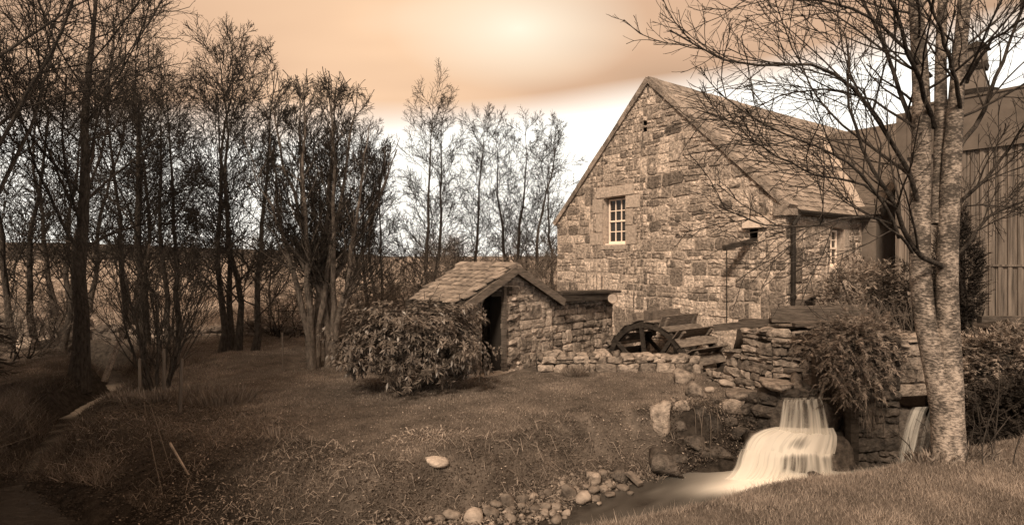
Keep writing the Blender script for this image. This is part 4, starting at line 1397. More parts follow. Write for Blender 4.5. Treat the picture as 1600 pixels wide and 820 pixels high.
def build_falls():
    wf = empty('waterfall'); tag(wf, 'milky two-step waterfall pouring from the race into the pool', 'waterfall')
    lip = 9.12
    a, b = W(1224, 624, lip), W(1285, 622, lip)
    edge = lambda u: sstep(0, 0.06, u) * sstep(1, 0.94, u)
    # race bed water
    mbv = [W(1238, 603, 10.2), W(1290, 600, 10.2)]
    sheet('race_water', [(W(1236, 606, 10.0), W(1292, 604, 10.0)), (W(1229, 614, 9.55), W(1288, 612, 9.55)), (a, b), ], 40, wf, lambda u, v: 0.12 + 0.06 * v, 2)
    sheet('upper_sheet', [(a, b), (W(1222, 628, lip - .05), W(1286, 626, lip - .05)), (W(1220, 640, lip - .10), W(1290, 638, lip - .10)), (W(1217, 658, lip - .13), W(1294, 656, lip - .13)), (W(1213, 680, lip - .15), W(1298, 678, lip - .15))],
          90, wf, lambda u, v: (0.20 + 0.5 * v ** 3 - 0.06 * sstep(.7, .95, u)) * edge(u), 7)
    # middle apron
    sheet('middle_apron', [(W(1208, 666, 9.1), W(1302, 668, 9.1)), (W(1186, 670, 9.0), W(1308, 680, 8.95)), (W(1168, 678, 8.85), W(1307, 694, 8.8)), (W(1158, 690, 8.75), W(1305, 703, 8.72)), (W(1154, 702, 8.68), W(1304, 707, 8.68))],
          80, wf, lambda u, v: 1.35 * sstep(-.02, .2, u) - 0.95 * np.exp(-(((u - .58) / .17) ** 2 + ((v - .6) / .3) ** 2)) - 0.75 * sstep(.70, 1, u), 3, .05)
    # lower fall: broad smooth lobe at left, strands at right
    sheet('lower_sheet', [(W(1154, 701, 8.69), W(1304, 706, 8.69)), (W(1149, 712, 8.60), W(1306, 713, 8.64)), (W(1145, 728, 8.54), W(1308, 726, 8.60)), (W(1132, 746, 8.46), W(1311, 739, 8.58)), (W(1100, 760, 8.34), W(1313, 749, 8.56))],
          130, wf, lambda u, v: (1.3 * sstep(0, .16, u) - 1.0 * sstep(.30, .52, u) * sstep(-.1, .3, v) + 0.35 * sstep(.66, .76, u) * sstep(.92, .84, u)) * edge(u), 5, .05)
    # bedrock behind the water
    for i, (p, s, rz) in enumerate((((4.72, 9.50, 0.42), (0.62, 0.40, 0.54), .1), ((4.25, 9.02, 0.06), (0.85, 0.28, 0.36), -.05), ((4.50, 8.98, 0.13), (0.30, 0.22, 0.34), .3), ((5.0, 9.05, 0.1), (0.4, 0.3, 0.42), .2))):
        o = add('bedrock', WETROCKS[i], None, wf, p); o.scale = s; o.rotation_euler = (0, 0, rz)
    w2 = empty('waterfall'); tag(w2, 'slanting waterfall half hidden behind the birch trunk', 'waterfall')
    Y2 = 9.02
    sheet('falling_sheet', [(W(1424, 636, Y2 + .1), W(1512, 628, Y2 + .1)), (W(1420, 642, Y2), W(1512, 634, Y2)), (W(1411, 668, Y2 - .1), W(1506, 660, Y2 - .1)), (W(1404, 700, Y2 - .14), W(1500, 692, Y2 - .14)), (W(1394, 742, Y2 - .18), W(1494, 736, Y2 - .18))],
          90, w2, lambda u, v: (0.04 + 0.35 * np.exp(-((u - 0.12) / .10) ** 2) + 0.75 * sstep(.42, .62, u)) * edge(u) * (1 - .35 * v), 11)
    o = add('bedrock', WETROCKS[1], None, w2, (6.45, 9.35, 0.25)); o.scale = (0.7, 0.3, 0.6)


build_falls()


# ------------------------------------------------------------------ rocks
def build_rocks():
    g = random.Random(77)

    def rock(px, py, wpx, hpx, z=0.0, meshes=COBBLES, lab=None, cat='stone', group=None, name='cobble', sink=0.25, depth=1.0, k=None):
        p = G(px, py, z)
        ys = np.linspace(5.5, 22, 1200)       # walk out until the ground is met
        zz = EYE - (py - HOR) / FPX * ys
        hit = zz <= np.maximum(0.0, ground((px - 800) / FPX * ys, ys))
        Yh = ys[int(np.argmax(hit))]
        p = W(px, py, Yh); z = float(p[2])
        s = p[1] / FPX
        o = add(name, meshes[g.randrange(len(meshes)) if k is None else k])
        rx, rz = wpx * s / 2, hpx * s / 2
        o.scale = (rx, rx * depth * g.uniform(.8, 1.05), rz)
        o.location = (p[0], p[1] + rx * .5, z + rz * (1 - sink))
        o.rotation_euler = (g.uniform(-.15, .15), g.uniform(-.2, .2), g.uniform(0, 6.28) if depth == 1.0 and abs(wpx - hpx) < wpx * .3 else g.uniform(-.3, .3))
        tag(o, lab, cat, group)
        return o
    named = [
        (683, 728, 34, 14, 0.50, WHITEROCKS, 'smooth white stone lying alone on the grassy bank'),
        (738, 818, 34, 20, 0.02, PALEROCKS, 'large pale cobble at the bottom edge of the shingle'),
        (912, 789, 28, 20, 0.02, PALEROCKS, 'pale oval cobble at the water edge, outermost of the shingle'),
        (1044, 748, 66, 40, 0.0, WETROCKS, 'big dark wet boulder where the pool runs out'),
        (890, 780, 26, 26, 0.05, COBBLES, 'brown cobble standing behind the pale oval one'),
        (944, 747, 20, 14, 0.1, COBBLES, 'round cobble beside the slanting plank end'),
        (965, 752, 30, 20, 0.06, WETROCKS, 'dark cobble beside the slanting plank end'),
        (927, 752, 26, 16, 0.14, ROCKS, 'angular flat stone leaning above the shingle'),
        (792, 790, 24, 26, 0.08, COBBLES, 'round brown cobble under the overhanging bank'),
        (706, 815, 26, 20, 0.03, COBBLES, 'grey cobble at the bottom edge beside the large pale one'),
        (686, 817, 20, 16, 0.03, ROCKS, 'small angular stone, leftmost on the shingle'),
        (1032, 668, 34, 62, 0.35, ROCKS, 'tall leaning lichen boulder at the lawn corner'),
        (1090, 622, 26, 26, 0.62, ROCKS, 'upright pale stone on top of the rocky bank'),
        (1138, 606, 26, 14, 0.82, PALEROCKS, 'rounded pale stone on the rocky bank near the pier'),
        (1190, 603, 56, 20, 0.86, ROCKS, 'broad flat stone at the foot of the slab pier'),
        (1110, 615, 16, 12, 0.75, PALEROCKS, 'small white stone between the upright and rounded ones'),
        (1070, 598, 30, 18, 0.68, ROCKS, 'broken stone at the right end of the parapet'),
        (1160, 690, 34, 22, 0.25, WETROCKS, 'dark mossy rock left of the lower cascade'),
        (1120, 680, 34, 26, 0.30, WETROCKS, 'dark mossy rock in the middle of the rocky bank'),
        (1085, 700, 38, 24, 0.22, WETROCKS, 'dark mossy rock under the leaning boulder'),
        (1130, 722, 50, 26, 0.05, WETROCKS, 'dark rock half in the pool left of the foam'),
        (1180, 650, 36, 24, 0.55, WETROCKS, 'dark rock left of the upper cascade'),
        (1210, 640, 30, 26, 0.70, ROCKS, 'lichened stone beside the lip of the upper cascade'),
        (1140, 645, 36, 24, 0.55, ROCKS, 'weathered rock amid dead grass on the rocky bank'),
        (1100, 655, 32, 22, 0.50, WETROCKS, 'low dark rock behind the dead grass stalks'),
        (1275, 748, 22, 10, 0.0, WETROCKS, 'small dark rock in the foam at the foot of the cascade'),
        (60, 545, 46, 26, 0.62, ROCKS, 'big tumbled boulder by the field wall'),
        (34, 548, 26, 20, 0.62, ROCKS, 'pale tumbled stone at the left end of the field wall'),
    ]
    for (px, py, w, h, z, ms, lab) in named:
        rock(px, py, w, h, z, ms, lab, 'rock' if w > 30 else 'stone', name='boulder' if w > 30 else 'stone', depth=0.9, sink=.45 if h > w else .25)
    for (px, py, w, h, lab) in ((1068, 676, 22, 16, 'dark stone low in the rocky bank beside the leaning boulder'), (1100, 712, 26, 16, 'dark stone at the pool edge below the mossy rocks'), (1148, 668, 24, 16, 'dark stone wedged between mossy rocks in the rocky bank'),
                                (1170, 628, 28, 16, 'flat weathered stone below the pier foot'), (1122, 632, 24, 16, 'weathered stone under the rounded pale one'), (1066, 640, 24, 18, 'stone at the turf edge behind the leaning boulder'), (1196, 672, 24, 18, 'wet stone touching the left side of the lower cascade'),
                                (1062, 722, 24, 14, 'dark stone behind the big wet boulder')):
        rock(px, py, w, h, .4, WETROCKS if 'dark' in lab or 'wet' in lab.split() else ROCKS, lab, 'stone', name='stone', depth=.9)
    # shingle: individually placed cobbles that nothing tells apart
    pts = [(770, 806), (785, 812), (800, 803), (812, 795), (826, 793), (836, 800), (848, 797), (858, 788), (868, 796), (812, 812), (826, 815), (840, 812), (852, 808), (864, 806), (876, 800), (796, 815), (760, 815),
           (884, 804), (900, 768), (914, 763), (928, 772), (906, 776), (936, 760), (946, 768), (956, 778), (934, 782), (872, 772), (858, 775), (846, 780), (830, 780), (818, 784), (955, 760), (975, 766), (985, 772), (938, 790), (760, 800),
           (775, 792), (870, 786), (880, 762), (895, 757), (862, 764), (746, 806), (722, 806), (880, 812), (868, 816)]
    for (px, py) in pts:
        w = g.choice((9, 11, 13, 15, 18, 22)) * g.uniform(.85, 1.15)
        rock(px + g.uniform(-3, 3), py + g.uniform(-2, 2), w, w * g.uniform(.6, .85), 0.02, COBBLES, 'grey cobble among many on the shingle shore', 'cobble', 'cobbles on the shingle shore', sink=.45)
    # fine gravel: uncountable
    n = 3500
    X = np.random.default_rng(5).uniform(-1.6, 2.2, n); Y = 6.2 + np.random.default_rng(6).uniform(0, 2.4, n)
    d = line_dist(X, Y, STREAM, STREAM_W)
    k = (d > -0.35) & (d < 0.75); X, Y = X[k], Y[k]
    Z = ground(X, Y)
    base = np.array([v.co[:] for v in COBBLES[0].vertices]); 
    ico = np.array([(0, 0, 1), (.9, 0, .2), (.28, .85, .2), (-.72, .53, .2), (-.72, -.53, .2), (.28, -.85, .2), (.6, .4, -.6), (-.6, .3, -.6), (0, -.7, -.6)])
    fc = np.array([(0, 1, 2), (0, 2, 3), (0, 3, 4), (0, 4, 5), (0, 5, 1), (1, 6, 2), (2, 7, 3), (4, 8, 5), (2, 6, 7), (3, 7, 4), (4, 7, 8), (5, 8, 1), (1, 8, 6)])
    gg = np.random.default_rng(9)
    s = gg.uniform(.012, .045, (len(X), 1, 1))
    ang = gg.uniform(0, 6.28, len(X))
    rot = np.stack((np.cos(ang), -np.sin(ang), np.sin(ang), np.cos(ang)), 1).reshape(-1, 2, 2)
    V = np.repeat(ico[None], len(X), 0) * (1 + gg.uniform(-.25, .25, (len(X), 9, 1)))
    V[:, :, :2] = np.einsum('nij,nkj->nki', rot, V[:, :, :2])
    V = V * s * np.array((1.2, .9, .65)) + np.stack((X, Y, Z + .008), 1)[:, None]
    F = (fc[None] + 9 * np.arange(len(X))[:, None, None]).reshape(-1, 3)
    o = add('gravel', mesh_of('gravel', V.reshape(-1, 3), F), M['rock']); tag(o, 'small gravel between the cobbles of the shore', 'gravel', kind='stuff')
    # slanting plank end in the stream
    a, b = W(982, 738, 8.3), W(1001, 756, 8.1)
    o = MB().bar(a, b, 0.09, 0.05).build('plank', M['paddle']); tag(o, 'short pale plank end slanting out of the stones', 'plank')
    a, b = W(900, 741, 8.35), W(982, 739, 8.35)
    o = MB().bar(a, b, 0.05, 0.03).build('plank', M['wood']); tag(o, 'thin board lying along the bank above the cobbles', 'plank')


build_rocks()


# ------------------------------------------------------------------ bare trees
def unit(v): return v / (np.linalg.norm(v, axis=-1, keepdims=True) + 1e-9)


def grow_level(P, Rd, n, K, ang, f0, f1, length, rad_ratio, rmin, wander, up, g, lprof=None, spread=0.35, taper=0.35, bend=0.0):
    """children of chains P (N, K0, 3): returns (N*n, K, 3), radii"""
    N, K0, _ = P.shape
    f = f0 + (f1 - f0) * (np.arange(n)[None, :] + g.uniform(0, 1, (N, n))) / n
    x = f * (K0 - 1); i = np.minimum(x.astype(int), K0 - 2); t = (x - i)[..., None]
    idx = np.arange(N)[:, None]
    pos = P[idx, i] * (1 - t) + P[idx, i + 1] * t
    tan = unit(P[idx, i + 1] - P[idx, i])
    rr = Rd[idx, i] * (1 - t[..., 0]) + Rd[idx, i + 1] * t[..., 0]
    # perpendicular, golden-angle around the parent
    ref = np.where(np.abs(tan[..., 2:3]) > 0.9, np.array((1.0, 0, 0)), np.array((0, 0, 1.0)))
    s = unit(np.cross(tan, ref)); q = np.cross(s, tan)
    ph = (np.arange(n) * 2.39996)[None, :] + g.uniform(0, 6.28, (N, 1)) + g.uniform(-.6, .6, (N, n))
    perp = s * np.cos(ph)[..., None] + q * np.sin(ph)[..., None]
    a = ang * (1 + g.uniform(-spread, spread, (N, n)))
    d = unit(tan * np.cos(a)[..., None] + perp * np.sin(a)[..., None]).reshape(-1, 3)
    plen = np.linalg.norm(np.diff(P, axis=1), axis=2).sum(1)
    Ln = (plen[:, None] * length if length < 1.0 else np.full((N, 1), length)) * (lprof(f) if lprof else (1.15 - 0.55 * f)) * g.uniform(.65, 1.25, (N, n))
    Ln = Ln.reshape(-1)
    r0 = np.maximum(rmin, np.minimum(rr * rad_ratio, rr * 0.9)).reshape(-1)
    M_ = len(d)
    out = np.zeros((M_, K, 3)); out[:, 0] = pos.reshape(-1, 3)
    step = Ln / (K - 1)
    for k in range(1, K):
        d = unit(d + g.normal(size=d.shape) * wander + np.array((0, 0, up)))
        out[:, k] = out[:, k - 1] + d * step[:, None]
    tp = np.linspace(1, taper, K)
    rad = np.maximum(r0[:, None] * tp[None], rmin * 0.75)
    return out, rad


def tubes(P, Rd, S):
    N, K, _ = P.shape
    T = np.empty_like(P); T[:, 1:-1] = P[:, 2:] - P[:, :-2]; T[:, 0] = P[:, 1] - P[:, 0]; T[:, -1] = P[:, -1] - P[:, -2]
    T = unit(T)
    ref = np.where(np.abs(T[:, :1, 2:3]) > 0.8, np.array((1.0, 0.1, 0)), np.array((0.05, 0, 1.0)))
    s = unit(np.cross(T, np.broadcast_to(ref, T.shape))); q = np.cross(s, T)
    a = np.arange(S) * 2 * math.pi / S
    V = P[:, :, None] + Rd[:, :, None, None] * (s[:, :, None] * np.cos(a)[None, None, :, None] + q[:, :, None] * np.sin(a)[None, None, :, None])
    base = (np.arange(N) * K * S)[:, None, None] + (np.arange(K - 1) * S)[None, :, None]
    j = np.arange(S)[None, None, :]; j2 = (np.arange(S) + 1) % S
    F = np.stack((base + j, base + j2[None, None], base + S + j2[None, None], base + S + j), -1).reshape(-1, 4)
    return V.reshape(-1, 3), F


def join(parts):
    V, F, b = [], [], 0
    for v, f in parts:
        V.append(v); F.append(f + b); b += len(v)
    return np.concatenate(V), np.concatenate(F)


def resample(pts, K):
    p = np.array(pts, float)
    d = np.concatenate(([0], np.cumsum(np.linalg.norm(np.diff(p, axis=0), axis=1))))
    t = np.linspace(0, d[-1], K)
    q = np.stack([np.interp(t, d, p[:, k]) for k in range(p.shape[1])], 1)
    for _ in range(2): q[1:-1] = (q[:-2] + 2 * q[1:-1] + q[2:]) / 4
    return q


def trunk_chain(h, r, g, lean=(0, 0), K=12, wob=0.03, flare=1.5, z0=-0.25, top_r=0.12):
    z = np.linspace(z0, h, K)
    w = np.cumsum(g.normal(size=(K, 2)) * wob * h / K * 2, axis=0); w -= w[0]
    q = np.linspace(0, 1, K)
    P = np.stack((w[:, 0] + lean[0] * q, w[:, 1] + lean[1] * q, z), 1)
    rad = r * (1 - (1 - top_r) * q)
    rad[0] *= flare; rad[1] *= 1 + (flare - 1) * .25
    return P, rad


TREE_CACHE = {}


def tree_mesh(key, stems, spec, seed, env=None):
    """stems: list of (P, rad). spec: list of dicts, one per level below."""
    g = np.random.default_rng(seed)
    K = max(len(s[0]) for s in stems)
    P = np.array([s[0] for s in stems]); Rd = np.array([s[1] for s in stems])
    tv = tubes(P, Rd, 9)
    lv = []
    cp, cr = P, Rd
    for i, sp in enumerate(spec):
        cp, cr = grow_level(cp, cr, g=g, **{k: v for k, v in sp.items() if k != 'S'})
        if env:      # keep the outline of the head rounded
            c, rd = np.array(env[0]), np.array(env[1])
            q = (cp - c) / rd
            r_ = np.linalg.norm(q, axis=2, keepdims=True)
            r2 = np.where(r_ > .6, .6 + .4 * np.tanh((r_ - .6) / .5), r_)
            w = np.clip((cp[:, :, 2:3] - 2.2) / 1.2, 0, 1)
            cp = cp + ((c + q / np.maximum(r_, 1e-6) * r2 * rd) - cp) * w
        lv.append((cp, cr, sp.get('S', 3)))
    limb = tubes(*lv[0][:2], lv[0][2])
    crown = join([tubes(p, r, s) for p, r, s in lv[1:]])
    tm = mesh_of(key + '_trunk', *tv, smooth=True)
    lm = mesh_of(key + '_limbs', *limb, smooth=True)
    cm = mesh_of(key + '_crown', *crown)
    TREE_CACHE[key] = (tm, lm, cm)
    return TREE_CACHE[key]


def plant_tree(key, loc, label, group=None, scale=1.0, rz=0.0, trunk='bark', limb='bark', twig='twig', name='tree', cat='tree', zs=1.0):
    tm, lm, cm = TREE_CACHE[key]
    t = empty(name, (loc[0], loc[1], loc[2])); t.rotation_euler = (0, 0, rz); t.scale = (scale, scale, scale * zs)
    tag(t, label, cat, group)
    add('trunk', tm, M[trunk], t); add('limbs', lm, M[limb], t); add('crown', cm, M[twig], t)
    return t


def L(n, K, ang, f0, f1, length, rr, rmin, wander, up, S=3, lprof=None, taper=.35, spread=.35):
    return dict(n=n, K=K, ang=ang, f0=f0, f1=f1, length=length, rad_ratio=rr, rmin=rmin, wander=wander, up=up, S=S, lprof=lprof, taper=taper, spread=spread)


def gz(p): return float(ground(p[0], p[1]))


def build_trees():
    # rounded dome with upright limbs
    g = np.random.default_rng(1)
    st = []
    cen, rad = np.array((0.05, 0, 4.4)), np.array((2.05, 1.7, 2.95))
    for k in range(14):
        a = k * 2.39996; el = (1.5, 1.15, .95, 1.25, .8, 1.05, .6, .9, .35, .7, .2, .5, .05, .3)[k]
        tip = cen + rad * .86 * np.array((math.cos(a) * math.cos(el), math.sin(a) * math.cos(el), math.sin(el)))
        b0 = np.array(((-.16 if k % 2 else .2) + g.uniform(-.06, .06), g.uniform(-.1, .1), -.25))
        fork = b0 + np.array((tip[0] * .12, tip[1] * .12, g.uniform(1.0, 2.0)))
        mid = fork * .5 + tip * .5 + np.array((tip[0] * .12, tip[1] * .12, .0))
        P = resample([b0, (b0 + fork) / 2 + g.normal(size=3) * .04, fork, mid, tip], 13)
        P[1:-1] += g.normal(size=(11, 3)) * .03
        st.append((P, np.interp(np.linspace(0, 1, 13), [0, .1, .35, 1], [.13, .085, .06, .009])))
    tree_mesh('dome', st, [
        L(13, 7, .6, .30, 1.0, 1.35, .42, .012, .08, .05, 4, lambda f: 1.05 - .35 * f),
        L(8, 6, .6, .12, 1, .50, .5, .008, .09, .04, 3),
        L(9, 4, .6, .12, 1, .60, .55, .0058, .10, .03, 3)], 11, env=(cen, rad * 1.08))
    # tall straight alder types
    g = np.random.default_rng(2)
    for key, hs, sd, nl in (('alder', ((0, 0, 8.6), (.7, .3, 8.2)), 22, 32), ('alder_slim', ((0, 0, 9.0),), 23, 40), ('alder_clump', ((-1.1, 0, 7.8), (.1, .4, 8.2), (1.4, 0, 7.9)), 24, 26)):
        st = []
        for (x, y, h) in hs:
            P, r = trunk_chain(h, .095, g, (x * .7, y), wob=.055, top_r=.05); P[:, 0] += x * .35; P[:, 1] += y * .5; st.append((P, r))
        tree_mesh(key, st, [
            L(nl, 8, .85, .14, .99, 2.7, .27, .011, .08, .05, 4, lambda f: .42 + .62 * (1 - f)),
            L(9, 6, .75, .15, 1, .42, .5, .008, .10, .05, 3),
            L(10, 4, .7, .12, 1, .55, .55, .0062, .11, .04, 3)], sd)
    # big spreading tree
    g = np.random.default_rng(3)
    P, r = trunk_chain(9.5, .175, g, (.4, .2), wob=.03, top_r=.15)
    tree_mesh('spreading', [(P, r)], [
        L(22, 10, .85, .30, .98, 4.6, .30, .02, .08, .05, 6, lambda f: 1.1 - .5 * f),
        L(9, 7, .65, .15, 1, .42, .45, .010, .11, .03, 4),
        L(8, 5, .7, .15, 1, .48, .5, .006, .12, .03, 3),
        L(4, 3, .7, .2, 1, .55, .6, .0045, .12, .02, 3)], 31)
    # vase-shaped bush tree
    g = np.random.default_rng(4)
    st = []
    for k in range(9):
        a = k * 2.4; o = g.uniform(.4, 1.0)
        P, r = trunk_chain(g.uniform(1.9, 2.7), .035, g, (math.cos(a) * o, math.sin(a) * o), K=9, wob=.04, flare=1.2)
        P[:, 0] += math.cos(a) * .10; P[:, 1] += math.sin(a) * .10; st.append((P, r))
    tree_mesh('vase', st, [
        L(8, 7, .5, .15, 1, .6, .5, .008, .07, .08, 4),
        L(7, 5, .5, .15, 1, .5, .55, .005, .09, .06, 3),
        L(3, 3, .5, .15, 1, .55, .6, .004, .1, .05, 3)], 41)
    # thicket shrub
    g = np.random.default_rng(6)
    st = []
    for k in range(10):
        a = k * 2.4; o = g.uniform(.4, 1.2)
        P, r = trunk_chain(g.uniform(.9, 1.6), .028, g, (math.cos(a) * o, math.sin(a) * o), K=8, wob=.10, flare=1.1)
        P[:, 0] += g.uniform(-.5, .5); P[:, 1] += g.uniform(-.3, .3); st.append((P, r))
    tree_mesh('thicket', st, [
        L(7, 6, .8, .1, 1, .55, .55, .008, .16, .0, 3),
        L(7, 5, .8, .1, 1, .5, .6, .006, .18, .0, 3),
        L(4, 3, .8, .1, 1, .5, .6, .005, .2, .0, 3)], 51)

    def at(px, Y, dz=0.0):
        x = (px - 800) / FPX * Y
        return (x, Y, gz((x, Y)) + dz)
    gw = 'trees beyond the lawn'
    plant_tree('dome', at(502, 13.8), 'dense round-headed bare tree with pale forked trunk beside the rhododendron', gw, 1.02, .4, 'palebark', 'palebark')
    plant_tree('alder', at(662, 22.0), 'tall twin-stemmed bare tree rising behind the hut roof', gw, 1.0, .2)
    plant_tree('alder_slim', at(742, 26.0), 'slim bare tree between the twin-stemmed tree and the clump near the mill', gw, .98, 1.0)
    plant_tree('alder_clump', at(812, 28.0), 'clump of bare stems nearest the mill gable', gw, 1.10, .0)
    plant_tree('alder_slim', at(345, 16.2), 'slender bare tree with straight pale trunk on the lawn mound', gw, 1.0, 2.0, 'palebark')
    plant_tree('alder_clump', at(383, 16.4), 'cluster of bare stems on the mound left of the rounded tree', gw, 1.02, 2.6, 'palebark')
    plant_tree('alder', at(282, 19.0), 'dark twin-stemmed bare tree behind the vase-shaped bush', gw, 1.0, 4.0)
    plant_tree('alder_clump', at(205, 21.5), 'bare clump by the field wall behind the leaning birch', gw, 1.15, 5.0)
    plant_tree('alder', at(600, 20.5), 'lower bare tree filling the gap left of the hut', gw, .72, 3.3)
    plant_tree('spreading', at(122, 13.2), 'dark straight-trunked tree spreading over the brook', gw, 1.0, .3)
    plant_tree('spreading', at(-40, 9.6), 'huge dark tree at the left edge with low heavy limbs', gw, 1.05, 3.7)
    plant_tree('alder_clump', at(60, 17.5), 'dark bare clump behind the huge edge tree', gw, 1.15, 1.0)
    plant_tree('alder_slim', at(420, 24.0), 'small bare tree standing alone at the pasture edge', gw, .55, 1.3)
    plant_tree('alder_slim', at(572, 24.0), 'slim bare tree far behind and right of the rounded one', gw, .9, 2.2)
    plant_tree('alder', at(505, 26.5), 'tall bare tree half hidden behind the rounded one', gw, .95, 5.2)
    plant_tree('alder_slim', at(865, 34.0), 'thin bare tree closest to the left edge of the gable', gw, 1.0, 3.2)
    plant_tree('alder_clump', at(110, 25.0), 'far bare clump in the pasture behind the straight dark trunk', gw, 1.25, .7)
    plant_tree('spreading', at(225, 17.5), 'bare spreading tree behind the vase-shaped bush', gw, .85, 2.1)
    plant_tree('vase', at(246, 11.6), 'vase-shaped bush of many thin upright stems by the stakes', gw, 1.0, .5, name='bare_bush', cat='bush')
    # thickets
    th = 'bare thickets along the field edge'
    for i, (px, Y, s, lab) in enumerate(((440, 19.2, 1.1, 'bare thicket at the pasture edge left of the rounded tree'), (555, 17.0, 1.2, 'bare thicket right behind the rounded tree'), (600, 15.6, 1.0, 'bare thicket just left of the hut roof'), (690, 19.0, 1.3, 'bare thicket directly behind the hut roof'),
                                     (770, 22.0, 1.4, 'bare thicket between hut apex and the clump near the mill'), (850, 24.0, 1.5, 'bare thicket against the foot of the mill gable'),                                      (20, 15.0, .9, 'dark thicket at the far left edge'), (85, 18.8, .9, 'bare thicket growing out of the tumbled field wall'), (650, 24.0, 1.5, 'far thicket behind the twin-stemmed tree'))):
        plant_tree('thicket', at(px, Y), lab, th, s, i * 1.7, 'twig', 'twig', 'twig' if i % 3 else 'paletwig', name='thicket', cat='thicket')
    for i, (x, y) in enumerate(((-34, 44), (-26, 46), (-19, 43), (-12, 45), (-5, 47), (1, 44), (-42, 46), (-22, 60), (-8, 62))):
        plant_tree('thicket', (x, y, gz((x, y))), 'distant hedge shrub in the pale pasture', 'distant hedge', 2.0 + .4 * (i % 3), i * 2.1, 'twig', 'twig', 'twig', name='hedge_shrub', cat='shrub', zs=.7)
    # leaning birch stem
    t = empty('leaning_birch'); tag(t, 'thin white birch stem leaning over the brook', 'tree')
    p = G(163, 582, .4)
    ch = resample([p + (0, 0, -.2), p + (.25, .0, .5), p + (.5, .1, 1.15), p + (.85, .1, 2.3), p + (1.0, .2, 3.2)], 10)
    V, F = tubes(ch[None], np.linspace(.075, .03, 10)[None], 8)
    add('trunk', mesh_of('trunk', V, F, smooth=True), M['birch'], t)
    g = np.random.default_rng(12)
    c1 = grow_level(ch[None], np.linspace(.07, .03, 10)[None], 9, 6, .6, .5, 1, .35, .4, .008, .08, .05, g); c2 = grow_level(*c1, 6, 4, .6, .2, 1, .4, .5, .005, .1, .0, g)
    add('crown', mesh_of('crown', *join([tubes(*c1, 3), tubes(*c2, 3)])), M['twig'], t)


build_trees()


